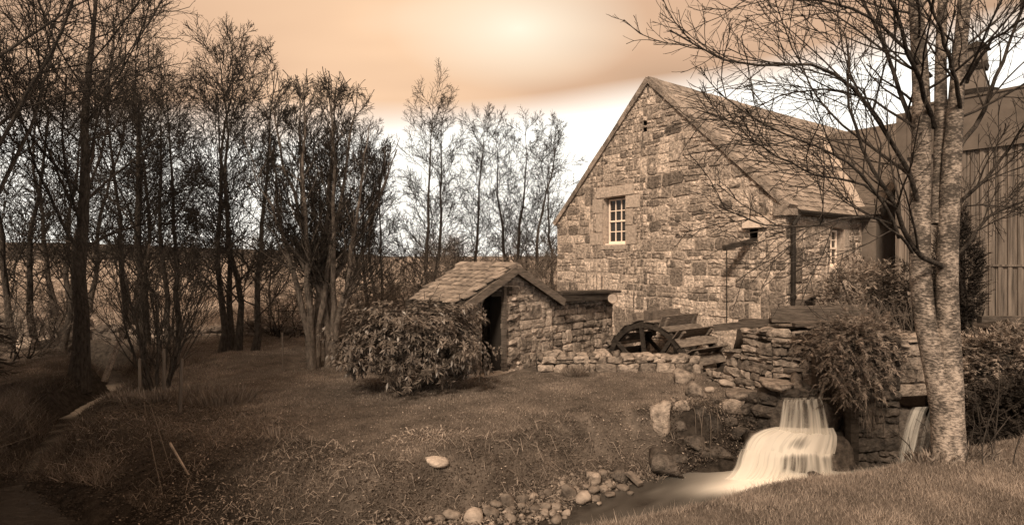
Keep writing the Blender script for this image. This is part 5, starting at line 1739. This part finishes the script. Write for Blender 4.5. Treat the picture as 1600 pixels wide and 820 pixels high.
# ------------------------------------------------------------------ the birch in front
def build_birch():
    g = np.random.default_rng(66)
    t = empty('birch_tree'); tag(t, 'twin-stemmed birch with flecked bark on the near bank', 'tree')
    Y = 4.75
    def C(pts, K=14): return resample([W(px, py, Y + dy) for px, py, dy in pts], K)
    left = C([(1481, 738, 0), (1480, 690, 0), (1474, 625, 0), (1462, 578, .02), (1451, 540, .03), (1443, 500, .05), (1437, 430, .08), (1436, 380, .1), (1438, 320, .1), (1439, 240, .1), (1441, 150, .1), (1436, 80, .1), (1430, 0, .1), (1424, -120, .1), (1418, -260, .1)], 24)
    rl = np.interp(np.linspace(0, 1, 24), [0, .06, .14, .2, .3, .45, .6, .75, 1], [.13, .095, .085, .078, .078, .076, .062, .05, .02])
    right = C([(1482, 738, .02), (1482, 690, .0), (1482, 625, 0), (1485, 578, 0), (1483, 540, 0), (1480, 500, 0), (1479, 430, 0), (1481, 370, 0), (1483, 320, 0), (1488, 240, 0), (1494, 150, 0), (1500, 70, 0), (1508, 0, 0), (1520, -120, 0), (1530, -260, 0)], 24)
    rr = np.interp(np.linspace(0, 1, 24), [0, .06, .14, .2, .3, .45, .6, .75, 1], [.15, .112, .098, .084, .076, .073, .052, .045, .02])
    mid = C([(1466, 350, .06), (1472, 240, .12), (1469, 150, .15), (1470, 60, .2), (1476, -60, .25), (1484, -200, .3)], 14)
    rm = np.interp(np.linspace(0, 1, 14), [0, .3, 1], [.06, .048, .02])
    for ch, r in ((left, rl), (right, rr), (mid, rm)):
        V, F = tubes(ch[None], r[None], 14)
        V = V - 0; o = add('stem', mesh_of('stem', V, F, smooth=True), M['birch'], t)
    limbs = [
        ([(1478, 418, 0), (1450, 408, -.1), (1425, 394, -.2), (1408, 350, -.3), (1392, 310, -.35), (1355, 250, -.4), (1330, 190, -.45), (1318, 120, -.5), (1312, 40, -.5)], .05),
        ([(1425, 394, -.2), (1405, 372, -.4), (1370, 340, -.6), (1310, 345, -.8), (1250, 362, -.9), (1190, 352, -1.0), (1140, 330, -1.0)], .026),
        ([(1442, 340, .1), (1420, 270, 0), (1380, 200, -.1), (1330, 130, -.3), (1270, 90, -.5), (1190, 95, -.6), (1120, 82, -.7), (1052, 38, -.7)], .045),
        ([(1450, 280, .1), (1420, 190, .3), (1385, 100, .4), (1350, 20, .5), (1310, -60, .6), (1270, -140, .6)], .05),
        ([(1460, 200, .1), (1430, 110, -.2), (1390, 30, -.4), (1350, -60, -.5), (1300, -150, -.6)], .045),
        ([(1455, 120, .1), (1400, 40, 0), (1330, 0, 0), (1240, -10, -.1), (1160, -20, -.2)], .035),
        ([(1405, 372, -.4), (1375, 300, -.5), (1310, 240, -.5), (1230, 205, -.6), (1160, 165, -.6), (1120, 130, -.6)], .03),
        ([(1395, 320, -.35), (1330, 290, -.3), (1260, 290, -.3), (1180, 250, -.4), (1130, 225, -.5)], .024),
        ([(1488, 330, 0), (1530, 290, -.2), (1565, 240, -.3), (1600, 190, -.4), (1650, 120, -.5)], .035),
        ([(1492, 400, 0), (1520, 360, -.1), (1560, 320, -.2), (1600, 300, -.3), (1660, 250, -.3)], .032),
        ([(1494, 240, 0), (1535, 160, .1), (1560, 90, .1), (1590, 10, .1), (1620, -80, .1)], .045),
        ([(1510, 130, 0), (1550, 60, -.3), (1600, 10, -.5), (1660, -40, -.6)], .035),
        ([(1482, 380, 0), (1500, 330, .3), (1530, 320, .5), (1575, 330, .6), (1640, 300, .7)], .025),
        ([(1500, 180, 0), (1470, 80, -.4), (1440, 0, -.6), (1420, -100, -.7)], .04),
        ([(1445, 300, .1), (1400, 250, .5), (1340, 215, .7), (1290, 160, .8), (1250, 90, .9), (1230, 20, .9)], .035),
        ([(1430, 200, .0), (1370, 160, .2), (1290, 140, .3), (1210, 150, .3), (1150, 190, .2)], .024),
    ]
    K = 14
    P = np.array([C(l, K) for l, r in limbs])
    P[:, 1:] += np.cumsum(g.normal(size=(len(limbs), K - 1, 3)) * .012, axis=1)
    Rd = np.array([np.linspace(r * .46, max(.0035, r * .11), K) for l, r in limbs])
    for i in range(len(limbs)):
        V, F = tubes(P[i:i + 1], Rd[i:i + 1], 7)
        add('limb', mesh_of('limb', V, F, smooth=True), M['bark'], t)
    c1 = grow_level(P, Rd, 13, 8, .6, .18, 1.0, .40, .5, .0045, .09, .03, g)
    c2 = grow_level(*c1, 7, 6, .6, .15, 1, .45, .55, .003, .10, .02, g)
    c3 = grow_level(*c2, 3, 4, .55, .2, 1, .42, .6, .0022, .08, .03, g)
    st = np.array([left, right]); sr = np.array([rl, rr])
    d1 = grow_level(st, sr, 16, 8, .9, .55, 1.0, 1.3, .2, .008, .08, .06, g)
    d2 = grow_level(*d1, 7, 6, .6, .2, 1, .45, .55, .004, .10, .03, g)
    d3 = grow_level(*d2, 4, 4, .55, .2, 1, .45, .6, .0028, .08, .03, g)
    V, F = join([tubes(*c1, 5), tubes(*c2, 4), tubes(*c3, 3), tubes(*d1, 5), tubes(*d2, 4), tubes(*d3, 3)])
    add('crown', mesh_of('crown', V, F), M['birchtwig'], t)
    # suckers round the foot
    base = W(1486, 722, 4.7)
    sk = []
    for k in range(9):
        a = g.uniform(0, 6.28); b = base + np.array((g.uniform(-.35, .5), g.uniform(-.2, .1), -.15)); h = g.uniform(.4, 1.0)
        sk.append(resample([b, b + (g.uniform(-.1, .1), 0, h * .5), b + (g.uniform(-.25, .25), 0, h)], 8))
    sk = np.array(sk); sr = np.tile(np.linspace(.007, .003, 8), (len(sk), 1))
    e1 = grow_level(sk, sr, 5, 4, .6, .3, 1, .3, .6, .0025, .1, .05, g)
    add('suckers', mesh_of('suckers', *join([tubes(sk, sr, 4), tubes(*e1, 3)])), M['birchtwig'], t)


build_birch()


# ------------------------------------------------------------------ leafy shrubs
def blades(pos, dirs, length, width, droop, tint, seg=1, g=None):
    """tapered leaf blades; returns verts, faces(tri), tint per vertex"""
    n = len(pos)
    g = g or np.random.default_rng(0)
    d = unit(dirs)
    side = unit(np.cross(d, np.array((0, 0, 1.0)) + g.normal(size=(n, 3)) * .4))
    V = []
    if seg == 1:
        V = np.stack((pos - side * width[:, None] / 2, pos + side * width[:, None] / 2, pos + d * length[:, None] + np.array((0, 0, -1.0)) * (droop * length)[:, None]), 1)
        F = np.arange(n * 3).reshape(n, 3); T = np.repeat(tint, 3)
        return V.reshape(-1, 3), F, T
    m = pos + d * (length * .5)[:, None] + np.array((0, 0, -1.0)) * (droop * length * .2)[:, None]
    e = pos + d * length[:, None] + np.array((0, 0, -1.0)) * (droop * length)[:, None]
    V = np.stack((pos, m - side * width[:, None] / 2, m + side * width[:, None] / 2, e), 1)
    b = np.arange(n)[:, None] * 4
    F = np.concatenate((b + np.array((0, 1, 2)), b + np.array((1, 3, 2))), 1).reshape(-1, 3)
    return V.reshape(-1, 3), F, np.repeat(tint, 4)


def build_rhododendron():
    g = np.random.default_rng(14)
    c = np.array((-1.92, 11.0, 1.45)); rad = np.array((1.42, 0.95, 0.86))
    t = empty('rhododendron_bush', (0, 0, 0)); tag(t, 'rounded evergreen rhododendron bush with drooping leaf whorls before the hut', 'bush')
    n = 1600
    d = unit(g.normal(size=(n, 3))); d[:, 2] = np.where(d[:, 2] < -.55, -d[:, 2], d[:, 2]); d = unit(d)
    lump = 1 + .24 * np.sin(d[:, 0] * 5 + 1) * np.sin(d[:, 2] * 6 + d[:, 1] * 3) + .13 * np.sin(d @ np.array((9, 7, 11)))
    rr = lump * g.uniform(.62, 1.06, n)
    p = c + d * rad * rr[:, None]
    k = p[:, 2] > .92 + .12 * np.sin(p[:, 0] * 7)
    p, d = p[k], d[k]
    n = len(p)
    m = 9
    ax = unit(d + np.array((0, 0, .35)) + g.normal(size=d.shape) * .25)
    ref = unit(np.cross(ax, g.normal(size=ax.shape))); q = np.cross(ax, ref)
    a = (np.arange(m) * 2 * math.pi / m)[None] + g.uniform(-.25, .25, (n, m)) + g.uniform(0, 6, (n, 1))
    out = ref[:, None] * np.cos(a)[..., None] + q[:, None] * np.sin(a)[..., None]
    dirs = unit(out + ax[:, None] * g.uniform(-.05, .5, (n, m, 1))).reshape(-1, 3)
    pos = np.repeat(p, m, 0)
    ln = g.uniform(.085, .145, n * m)
    tint = np.repeat(g.uniform(0, 1, n), m) * .6 + g.uniform(0, .4, n * m)
    V, F, T = blades(pos, dirs, ln, ln * .30, np.full(n * m, .16), tint, 2, g)
    add('leaves', mesh_of('leaves', V, F, {'tint': T}), M['leaf'], t)['kind'] = 'stuff'
    # stems
    st = []
    for i in range(12):
        e = p[g.integers(n)]; b = np.array((c[0] + g.uniform(-.25, .25), c[1] + g.uniform(-.2, .2), .55))
        mid = b * .45 + e * .55; mid[2] = b[2] + (e[2] - b[2]) * .4
        st.append(resample([b, mid, e], 9))
    st = np.array(st); sr = np.tile(np.linspace(.03, .01, 9), (12, 1))
    b1 = grow_level(st, sr, 7, 6, .7, .25, 1, .45, .6, .008, .08, .05, g)
    for i in range(12):
        add('stem', mesh_of('stem', *tubes(st[i:i + 1], sr[i:i + 1], 6)), M['bark'], t)
    add('branches', mesh_of('branches', *tubes(*b1, 4)), M['bark'], t)


build_rhododendron()


def sprays(p, d, ln, g, m=9, w=.10, droop=.25, tint=None):
    """feathery conifer sprays: paired needles along a drooping axis"""
    n = len(p)
    d = unit(d); s = unit(np.cross(d, np.array((0, 0, 1.0)) + g.normal(size=(n, 3)) * .35)); up = np.cross(s, d)
    q = (np.arange(m) + .5) / m
    pos = p[:, None] + d[:, None] * (ln[:, None] * q)[..., None] - np.array((0, 0, 1.0)) * (droop * ln[:, None] * q ** 2)[..., None]
    sg = np.where(np.arange(m) % 2 == 0, 1, -1)[None, :, None]
    nd = unit(d[:, None] * .9 + s[:, None] * sg * (1.0 - .6 * q)[None, :, None] + up[:, None] * g.uniform(-.3, .5, (n, m, 1)))
    tint = g.uniform(0, 1, n) if tint is None else tint
    tt = (np.repeat(tint, m).reshape(n, m) * .75 + .25 * q[None]).ravel()
    L_ = (ln[:, None] * w * 4.2 * (1.1 - .7 * q)[None] * g.uniform(.7, 1.3, (n, m))).ravel()
    return blades(pos.reshape(-1, 3), nd.reshape(-1, 3), L_, L_ * .34, np.full(n * m, .15), tt, 1, g)


def conifer(name, label, cat, c, rad, n, ln, mat, seed, cone=0.0, droop=.25, outw=1.0, zcut=None, inner=.5, group=None, stem=True):
    g = np.random.default_rng(seed)
    t = empty(name); tag(t, label, cat, group)
    d = unit(g.normal(size=(n, 3)))
    rr = g.uniform(inner, 1.0, n) ** .5
    c = np.array(c, float); rad = np.array(rad, float)
    lump = 1 + .2 * np.sin(d[:, 0] * 6 + seed) * np.sin(d[:, 2] * 5 + d[:, 1] * 4)
    p = d * (rr * lump)[:, None]
    if cone: p[:, :2] *= (1 - cone * (p[:, 2:3] + 1) / 2)
    P_ = c + p * rad
    if zcut is not None:
        k = P_[:, 2] > zcut; P_, d = P_[k], d[k]
    dd = unit(d * np.array((1, 1, .4)) * outw + np.array((0, 0, .15 if not cone else .7)) + g.normal(size=d.shape) * .35)
    V, F, T = sprays(P_, dd, g.uniform(.6, 1.2, len(P_)) * ln, g, droop=droop, m=11)
    add('foliage', mesh_of('foliage', V, F, {'tint': T}), M[mat], t)['kind'] = 'stuff'
    if stem:
        st = []
        for i in range(7):
            e = P_[g.integers(len(P_))]; b = np.array((c[0], c[1], c[2] - rad[2] * .9)) + g.normal(size=3) * (.1, .1, 0)
            st.append(resample([b, (b + e) / 2 + g.normal(size=3) * .05, e], 7))
        add('stems', mesh_of('stems', *tubes(np.array(st), np.tile(np.linspace(.035, .01, 7), (7, 1)), 5)), M['bark'], t)
    return t


def build_conifers():
    # spreading juniper hanging over the dam, as overlapping drooping boughs
    g = np.random.default_rng(81)
    t = empty('juniper'); tag(t, 'spreading juniper drooping over the dam between the falls', 'bush')
    root = np.array((5.95, 9.7, 1.98))
    tips = [W(px, py, Y) for px, py, Y in ((1250, 545, 9.3), (1318, 606, 8.75), (1305, 592, 8.85), (1262, 552, 9.2), (1312, 618, 8.75), (1335, 618, 8.7), (1355, 604, 8.7), (1300, 560, 8.8), (1345, 585, 8.6), (1375, 600, 8.65), (1390, 580, 8.7), (1410, 560, 8.8),
                                           (1330, 540, 8.9), (1370, 545, 8.8), (1285, 535, 9.2), (1400, 530, 9.0), (1292, 580, 8.9), (1320, 600, 8.6), (1360, 565, 8.7), (1270, 545, 9.2))]
    ch = []
    for e in tips:
        m = root * .5 + e * .5; m[2] = max(root[2], e[2]) + .10
        ch.append(resample([root + g.normal(size=3) * (.5, .2, .03), m, e], 10))
    ch = np.array(ch); cr = np.tile(np.linspace(.022, .006, 10), (len(ch), 1))
    c1 = grow_level(ch, cr, 26, 5, .75, .10, 1, .25, .5, .005, .08, .0, g)
    for i in range(len(ch)): add('bough', mesh_of('bough', *tubes(ch[i:i + 1], cr[i:i + 1], 5)), M['bark'], t)
    P_, R_ = c1
    pos = P_[:, 1:].reshape(-1, 3); dr = np.repeat(P_[:, -1] - P_[:, 0], P_.shape[1] - 1, 0)
    V, F, T = sprays(pos, dr + g.normal(size=dr.shape) * .12, g.uniform(.10, .19, len(pos)), g, droop=.3, m=13)
    add('foliage', mesh_of('foliage', V, F, {'tint': T}), M['needle'], t)['kind'] = 'stuff'
    # grey-green bush at the side wall
    conifer('cypress_bush', 'loose grey evergreen bush hiding the lower side wall window corner', 'bush', (7.3, 12.0, 2.35), (.85, .6, .85), 1500, .22, 'needle', 82, zcut=1.8, droop=.1, inner=.3)
    conifer('cypress_bush', 'dark evergreen bush behind the left birch stem', 'bush', (7.9, 11.4, 2.3), (.7, .6, .85), 900, .20, 'darkneedle', 83, zcut=1.8, droop=.05, inner=.3)
    conifer('cypress', 'dark upright cypress just right of the birch stems', 'tree', (8.15, 10.6, 2.9), (.48, .45, 1.15), 1700, .20, 'darkneedle', 84, cone=.45, droop=.0, inner=.35)
    # dark junipers at the right
    conifer('juniper', 'dark sprawling juniper under the timber rail', 'bush', (7.5, 8.75, 1.5), (.95, .55, .62), 2100, .24, 'needle', 85, droop=.3, inner=.35)
    conifer('juniper', 'dark low juniper at the right edge above the near bank', 'bush', (7.15, 7.9, 0.9), (1.15, .5, .75), 2300, .22, 'darkneedle', 86, droop=.35, inner=.3)
    # pale bare twigs in front of the cypress bush
    g = np.random.default_rng(90)
    st = []
    for k in range(55):
        b = np.array((6.75 + g.uniform(-.55, .65), 10.7 + g.uniform(-.3, .3), 1.8)); h = g.uniform(.3, .75)
        l = g.uniform(-.45, .25)
        st.append(resample([b, b + (l * .4, 0, h * .6), b + (l, g.uniform(-.2, .1), h)], 6))
    st = np.array(st); sr = np.tile(np.linspace(.006, .0035, 6), (len(st), 1))
    c = grow_level(st, sr, 4, 4, .45, .2, 1, .5, .8, .0035, .08, .05, g)
    o = add('twiggy_shrub', mesh_of('twiggy_shrub', *join([tubes(st, sr, 3), tubes(*c, 3)])), M['straw']); tag(o, 'tuft of pale leafless twigs left of the birch above the dam', 'shrub')


build_conifers()


def build_shade_spruces():
    # spruces added out of frame to hold the left of the glade in shade
    g = np.random.default_rng(95)
    h, rb = 11.5, 2.3
    P, r = trunk_chain(h, .2, g, (.1, .1), wob=.01, top_r=.06)
    trunk = mesh_of('spruce_trunk', *tubes(P[None], r[None], 8), smooth=True)
    n = 5200
    f = 1 - np.sqrt(g.uniform(0, 1, n)) * .97
    z = .8 + f * (h - .8); rr = (1 - f) * rb * g.uniform(.15, 1.0, n) ** .6 + .05
    a = g.uniform(0, 6.28, n)
    p = np.stack((np.cos(a) * rr, np.sin(a) * rr, z - .25 * rr), 1)
    d = np.stack((np.cos(a), np.sin(a), np.full(n, -.1)), 1) + g.normal(size=(n, 3)) * .25
    V, F, T = sprays(p, d, g.uniform(.4, .7, n), g, droop=.25, m=9, w=.13)
    fol = mesh_of('shade_spruce_foliage', V, F, {'tint': T})
    for (x, y, s_, lab) in ((-8.3, 2.6, 1.0, 'tall dark spruce added out of frame, nearest the camera'), (-11.2, 5.6, 1.1, 'tall dark spruce added out of frame, farther from the camera'), (-7.1, -1.2, .95, 'tall dark spruce added out of frame behind the camera'), (-12.2, 9.6, 1.1, 'tall dark spruce added out of frame beyond the huge edge tree'), (-8.0, -4.4, 1.1, 'tallest dark spruce added out of frame, farthest behind the camera'), (-10.2, -.6, 1.1, 'tall dark spruce added out of frame at the back of the group')):
        t = empty('spruce', (x, y, gz((x, y)))); t.scale = (s_,) * 3; t.rotation_euler = (0, 0, x)
        tag(t, lab, 'tree', 'spruces added out of frame for shade')
        add('trunk', trunk, M['bark'], t); add('crown', fol, M['darkneedle'], t)


build_shade_spruces()


# ------------------------------------------------------------------ grass and dead growth
def scatter_grass(name, label, x0, x1, y0, y1, n, hmin, hmax, w, keep, seed, mat='grass', lean=.5, bright=0.0, weight=None):
    g = np.random.default_rng(seed)
    X = g.uniform(x0, x1, n); Y = g.uniform(y0, y1, n)
    k = keep(X, Y); X, Y = X[k], Y[k]
    Z = ground(X, Y)
    m = len(X)
    d = np.stack((g.normal(size=m) * lean, g.normal(size=m) * lean, np.ones(m)), 1)
    patch = np.clip(.5 + 1.1 * vnoise(X * .9, Y * .9, 61) + .9 * vnoise(X * 3.1, Y * 3.1, 62), 0, 1)
    ln = g.uniform(hmin, hmax, m) * (.7 + .6 * patch)
    tint = np.clip(.22 + .42 * patch + g.normal(size=m) * .14 + (g.random(m) < .05) * .4 + bright, 0, 1)
    if lean > 1.5: d[:, 1] *= .35; d[:, 2] *= .55
    V, F, T = blades(np.stack((X, Y, Z - .004), 1), d, ln, np.full(m, w) * g.uniform(.7, 1.3, m), np.full(m, .1), tint, 1, g)
    o = add(name, mesh_of(name, V, F, {'tint': T}), M[mat]); tag(o, label, 'grass', kind='stuff')


def in_view(X, Y, m=.16):
    return (np.abs(X) < (0.885 + m) * Y + .1)


def build_grass():
    edge = lambda X, Y: -((X - 0.5) * -0.375 + (Y - 3.58) * 0.927)
    scatter_grass('near_grass', 'short mown grass on the near bank', -1.2, 8.5, 2.4, 7.4, 700000, .022, .05, .0046, lambda X, Y: (edge(X, Y) > -.12) & (np.abs(X - .6) < 1.05 * Y + .8), 1, bright=.10)
    scatter_grass('near_grass_edge', 'longer grass along the lip of the near bank', -2, 8.5, 2.4, 7.4, 100000, .04, .10, .004, lambda X, Y: (np.abs(edge(X, Y) + .06) < .14), 2, bright=.16)

    def lawn(X, Y):
        d = line_dist(X, Y, STREAM, STREAM_W); t = poly_sdf(X, Y, TERR); b = line_dist(X, Y, BROOK, BROOK_W)
        lf = sstep(-2, -5, X)
        return (d > .75 + .55 * lf + .4 * vnoise(X * 1.5, Y * 1.5, 71)) & (edge(X, Y) < -.9) & (t < -.05) & (b > .6) & in_view(X, Y) & ~((Y > 12.6 + .02 * X) & (X > -.3)) & (ground(X, Y) > .2) & (np.hypot((X - 3.4) / 1.0, (Y - 9.0) / .75) > .95 + .3 * vnoise(X * 2, Y * 2, 6))
    scatter_grass('lawn_grass', 'mown lawn between stream and hut', -10, 4.6, 6.4, 13.2, 380000, .025, .05, .0075, lawn, 3)
    scatter_grass('far_lawn_grass', 'shaded lawn under the far trees', -17, -.8, 12.5, 19.5, 170000, .03, .06, .011, lawn, 4)

    def bank(X, Y):
        d = line_dist(X, Y, STREAM, STREAM_W)
        return (d > .35) & ~((X > 2.3) & (Y > 8.2) & (vnoise(X * 3, Y * 3, 8) < .1)) & (d < 1.7 + .8 * sstep(-1, -4, X)) & (edge(X, Y) < -.9) & in_view(X, Y) & (X < 2.9) & (vnoise(X * 2.2, Y * 2.2, 75) > -.18) & (poly_sdf(X, Y, TERR) < 0)
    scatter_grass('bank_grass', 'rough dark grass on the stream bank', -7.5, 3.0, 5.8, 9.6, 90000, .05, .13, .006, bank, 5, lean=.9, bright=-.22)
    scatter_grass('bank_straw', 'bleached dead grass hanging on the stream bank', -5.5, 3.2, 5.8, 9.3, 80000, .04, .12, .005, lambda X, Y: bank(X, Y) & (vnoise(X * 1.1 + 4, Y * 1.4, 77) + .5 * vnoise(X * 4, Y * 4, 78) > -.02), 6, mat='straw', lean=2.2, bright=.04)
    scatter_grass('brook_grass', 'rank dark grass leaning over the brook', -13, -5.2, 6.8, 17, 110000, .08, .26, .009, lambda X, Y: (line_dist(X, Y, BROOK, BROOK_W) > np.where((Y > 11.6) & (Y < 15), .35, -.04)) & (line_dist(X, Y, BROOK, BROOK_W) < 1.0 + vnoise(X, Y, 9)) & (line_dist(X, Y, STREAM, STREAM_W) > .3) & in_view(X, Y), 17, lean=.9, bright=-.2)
    # pasture beyond
    scatter_grass('pasture_grass', 'pale rough pasture beyond the field wall', -32, 4, 20.3, 40, 90000, .08, .2, .03, lambda X, Y: in_view(X, Y), 7, mat='straw', lean=.8, bright=-.25)
    # leaf litter on the left bank
    g = np.random.default_rng(8)
    n = 70000
    X = g.uniform(-8.5, 2.4, n); Y = g.uniform(5.8, 13, n)
    d = line_dist(X, Y, STREAM, STREAM_W); b = line_dist(X, Y, BROOK, BROOK_W)
    k = (((d > .15) & (d < 1.2 + 1.4 * sstep(-1, -4, X)) & (edge(X, Y) < -.9)) | ((b > .0) & (b < .9))) & in_view(X, Y)
    X, Y = X[k], Y[k]; m = len(X); Z = ground(X, Y)
    patch = vnoise(X * 1.2, Y * 1.2, 79)
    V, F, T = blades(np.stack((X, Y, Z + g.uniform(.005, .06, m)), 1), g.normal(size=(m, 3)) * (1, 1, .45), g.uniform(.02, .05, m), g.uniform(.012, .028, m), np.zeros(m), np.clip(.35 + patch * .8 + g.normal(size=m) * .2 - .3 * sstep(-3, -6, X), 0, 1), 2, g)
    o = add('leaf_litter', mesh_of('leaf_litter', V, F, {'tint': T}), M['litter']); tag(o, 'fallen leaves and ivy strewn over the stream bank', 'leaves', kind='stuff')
    n = 9000
    X = g.uniform(2.2, 4.5, n); Y = g.uniform(8.2, 10.0, n)
    k = (np.hypot((X - 3.35) / 1.05, (Y - 9.0) / .85) < 1) & (line_dist(X, Y, STREAM, STREAM_W) > .1) & (vnoise(X * 2.5, Y * 2.5, 44) > -.15)
    X, Y = X[k], Y[k]; m = len(X)
    V, F, T = blades(np.stack((X, Y, ground(X, Y) + g.uniform(.0, .16, m)), 1), g.normal(size=(m, 3)) * (1, 1, .6), g.uniform(.02, .055, m), g.uniform(.014, .034, m), np.full(m, .2), np.clip(g.normal(size=m) * .22 + .32, 0, 1), 2, g)
    o = add('bank_ivy', mesh_of('bank_ivy', V, F, {'tint': T}), M['litter']); tag(o, 'ivy and dead leaves matted over the rocky bank', 'leaves', kind='stuff')
    n = 5200
    X = g.uniform(-6, 4.2, n); Y = g.uniform(7.2, 12.4, n)
    k = lawn(X, Y); X, Y = X[k], Y[k]; m = len(X); Z = ground(X, Y)
    V, F, T = blades(np.stack((X, Y, Z + .025), 1), g.normal(size=(m, 3)) * (1, 1, .3), g.uniform(.012, .04, m), g.uniform(.008, .02, m), np.zeros(m), np.clip(g.normal(size=m) * .3 + .55, 0, 1), 2, g)
    o = add('lawn_leaves', mesh_of('lawn_leaves', V, F, {'tint': T}), M['litter']); tag(o, 'scattered dead leaves and daisies in the lawn', 'leaves', kind='stuff')
    # brash: dead stalks
    n = 2200
    X = g.uniform(-7.5, 2.8, n); Y = g.uniform(6.0, 9.4, n)
    k = bank(X, Y); X, Y = X[k], Y[k]; m = len(X); Z = ground(X, Y)
    a = g.uniform(0, 6.28, m); l = g.uniform(.08, .26, m)
    dx, dy = np.cos(a) * l, np.sin(a) * l * .35
    P = np.stack([np.stack((X + dx * q, Y + dy * q, ground(X + dx * q, Y + dy * q) + .02 + g.uniform(.02, .12, m) * math.sin(q * 3)), 1) for q in (0, .5, 1)], 1)
    r = np.tile(np.array((.0035, .003, .002)), (m, 1)) * g.uniform(.7, 1.5, (m, 1))
    V, F = tubes(P, r, 3)
    o = add('dead_stalks', mesh_of('dead_stalks', V, F, {'tint': np.repeat(g.uniform(0, 1, m), 9)}), M['straw']); tag(o, 'dead stalks and twigs lying along the stream bank', 'debris', kind='stuff')


build_grass()


def tuft(name, label, c, n, h, spread, mat, seed, cat='plant', lean=.35, w=.014, droop=.25, group=None):
    g = np.random.default_rng(seed)
    p = np.stack((c[0] + np.clip(g.normal(size=n), -1.7, 1.7) * spread, c[1] + np.clip(g.normal(size=n), -1.7, 1.7) * spread * .6), 1)
    z = ground(p[:, 0], p[:, 1])
    off = (p - np.array(c[:2])) / max(spread, .01)
    d = np.stack((off[:, 0] * lean * .6 + g.normal(size=n) * lean * .5, off[:, 1] * lean * .5 + g.normal(size=n) * lean * .5, np.ones(n)), 1)
    ln = g.uniform(.6, 1.1, n) * h
    V, F, T = blades(np.stack((p[:, 0], p[:, 1], z - .01), 1), d, ln, np.full(n, w), np.full(n, droop), g.uniform(0, 1, n), 2, g)
    o = add(name, mesh_of(name, V, F, {'tint': T}), M[mat]); tag(o, label, cat, group, 'stuff' if 'dead' in name else None)
    return o


def build_tufts():
    G1 = 'iris clumps by the stakes'
    tuft('iris_clump', 'largest spiky iris clump on the lawn right of the stakes', G(352, 636, .55), 620, .40, .26, 'reed', 1, group=G1)
    tuft('iris_clump', 'spiky iris clump between the stakes and the largest clump', G(305, 628, .52), 380, .34, .25, 'reed', 2, group=G1)
    tuft('iris_clump', 'dark iris clump at the foot of the tall middle stake', G(250, 640, .45), 300, .34, .28, 'reed', 3, group=G1)
    tuft('iris_clump', 'dark iris clump left of the stakes on the brook edge', G(205, 648, .35), 260, .32, .25, 'reed', 4, group=G1)
    tuft('iris_shoots', 'few pale upright iris shoots on the bank', G(432, 705, .5), 26, .30, .07, 'straw', 5, lean=.3, droop=.05)
    tuft('grass_tuft', 'grass tuft growing against the pit wall', G(897, 588, .74), 260, .36, .10, 'reed', 6, lean=.45)
    tuft('grass_tuft', 'long grass tuft at the left foot of the birch', W(1455, 722, 4.72), 160, .16, .10, 'reed', 21, lean=.5)
    tuft('grass_tuft', 'long grass tuft at the right foot of the birch', W(1512, 712, 4.75), 160, .18, .10, 'reed', 22, lean=.5)
    tuft('dead_grass_clump', 'bleached dead grass clump behind the white stone', G(676, 700, .56), 420, .16, .30, 'straw', 7, lean=1.4, droop=.5)
    tuft('dead_grass_clump', 'bleached dead grass clump at the left end of the brash', G(385, 775, .40), 500, .13, .42, 'straw', 8, lean=1.8, droop=.6)
    tuft('dead_grass_clump', 'straw clump in the middle of the brash', G(520, 735, .5), 500, .12, .5, 'straw', 9, lean=1.8, droop=.5)
    tuft('dead_grass_clump', 'dead grass hanging over the stones at the shingle', G(735, 775, .35), 300, .20, .25, 'straw', 10, lean=1.6, droop=.9)
    tuft('dead_grass_clump', 'dead grass hanging over the rocky bank beside the leaning boulder', G(1090, 650, .55), 240, .26, .28, 'straw', 11, lean=1.0, droop=1.1)
    tuft('dead_grass_clump', 'sunlit grass on the lawn corner above the dark boulder', G(1015, 690, .5), 500, .16, .28, 'reed', 12, lean=.9, droop=.3)
    # long bent stalks on the left bank and on the rocky bank
    g = np.random.default_rng(4)
    stalks = [((235, 655), (250, 700), (268, 728), 'bent stalk on the bank below the stakes, left of the pale stick'), ((95, 645), (160, 650), (225, 660), 'long thin twig lying across the brook edge'), ((0, 680), (40, 665), (60, 645), 'curved twig at the far left of the bank'),
              ((225, 650), (240, 720), (255, 755), 'lower bent stalk left of the brash'), ((180, 640), (215, 650), (260, 665), 'thin twig lying below the stakes')]
    for (a, b, c, lab) in stalks:
        P = []
        for k, (px, py) in enumerate((a, b, c)):
            q = G(px, py, .45); q[2] = gz(q) + (.1, .2, .06)[k]; P.append(q)
        ch = resample(P, 9)
        o = add('stalk', mesh_of('stalk', *tubes(ch[None], np.linspace(.008, .005, 9)[None], 5)), M['straw']); tag(o, lab, 'twig')
    for i in range(5):
        b = G(1085 + i * 9, 668 + (i % 2) * 8, .5); 
        e = b + np.array((g.uniform(-.35, .0), -.15, g.uniform(-.2, .35)))
        ch = resample([b + (0, .1, .3), (b + e) / 2 + (0, 0, .3), e - (0, 0, .25)], 9)
        o = add('stalk', mesh_of('stalk', *tubes(ch[None], np.linspace(.007, .004, 9)[None], 4)), M['straw']); tag(o, 'long dead stalk drooping over the rocky bank', 'twig', 'drooping stalks on the rocky bank')
    # hanging moss on the dam wall
    n = 130
    c = W(1362, 640, 8.95)
    pos = c + g.normal(size=(n, 3)) * (.09, .02, .10); d = np.stack((g.normal(size=n) * .25, -np.abs(g.normal(size=n)) * .3, -np.ones(n)), 1)
    V, F, T = blades(pos, d, g.uniform(.1, .3, n), np.full(n, .006), np.full(n, .3), g.uniform(0, .8, n), 2, g)
    o = add('hanging_moss', mesh_of('hanging_moss', V, F, {'tint': T}), M['reed']); tag(o, 'beard of dead grass hanging down the dam wall', 'plant')


build_tufts()
bpy.context.view_layer.update()
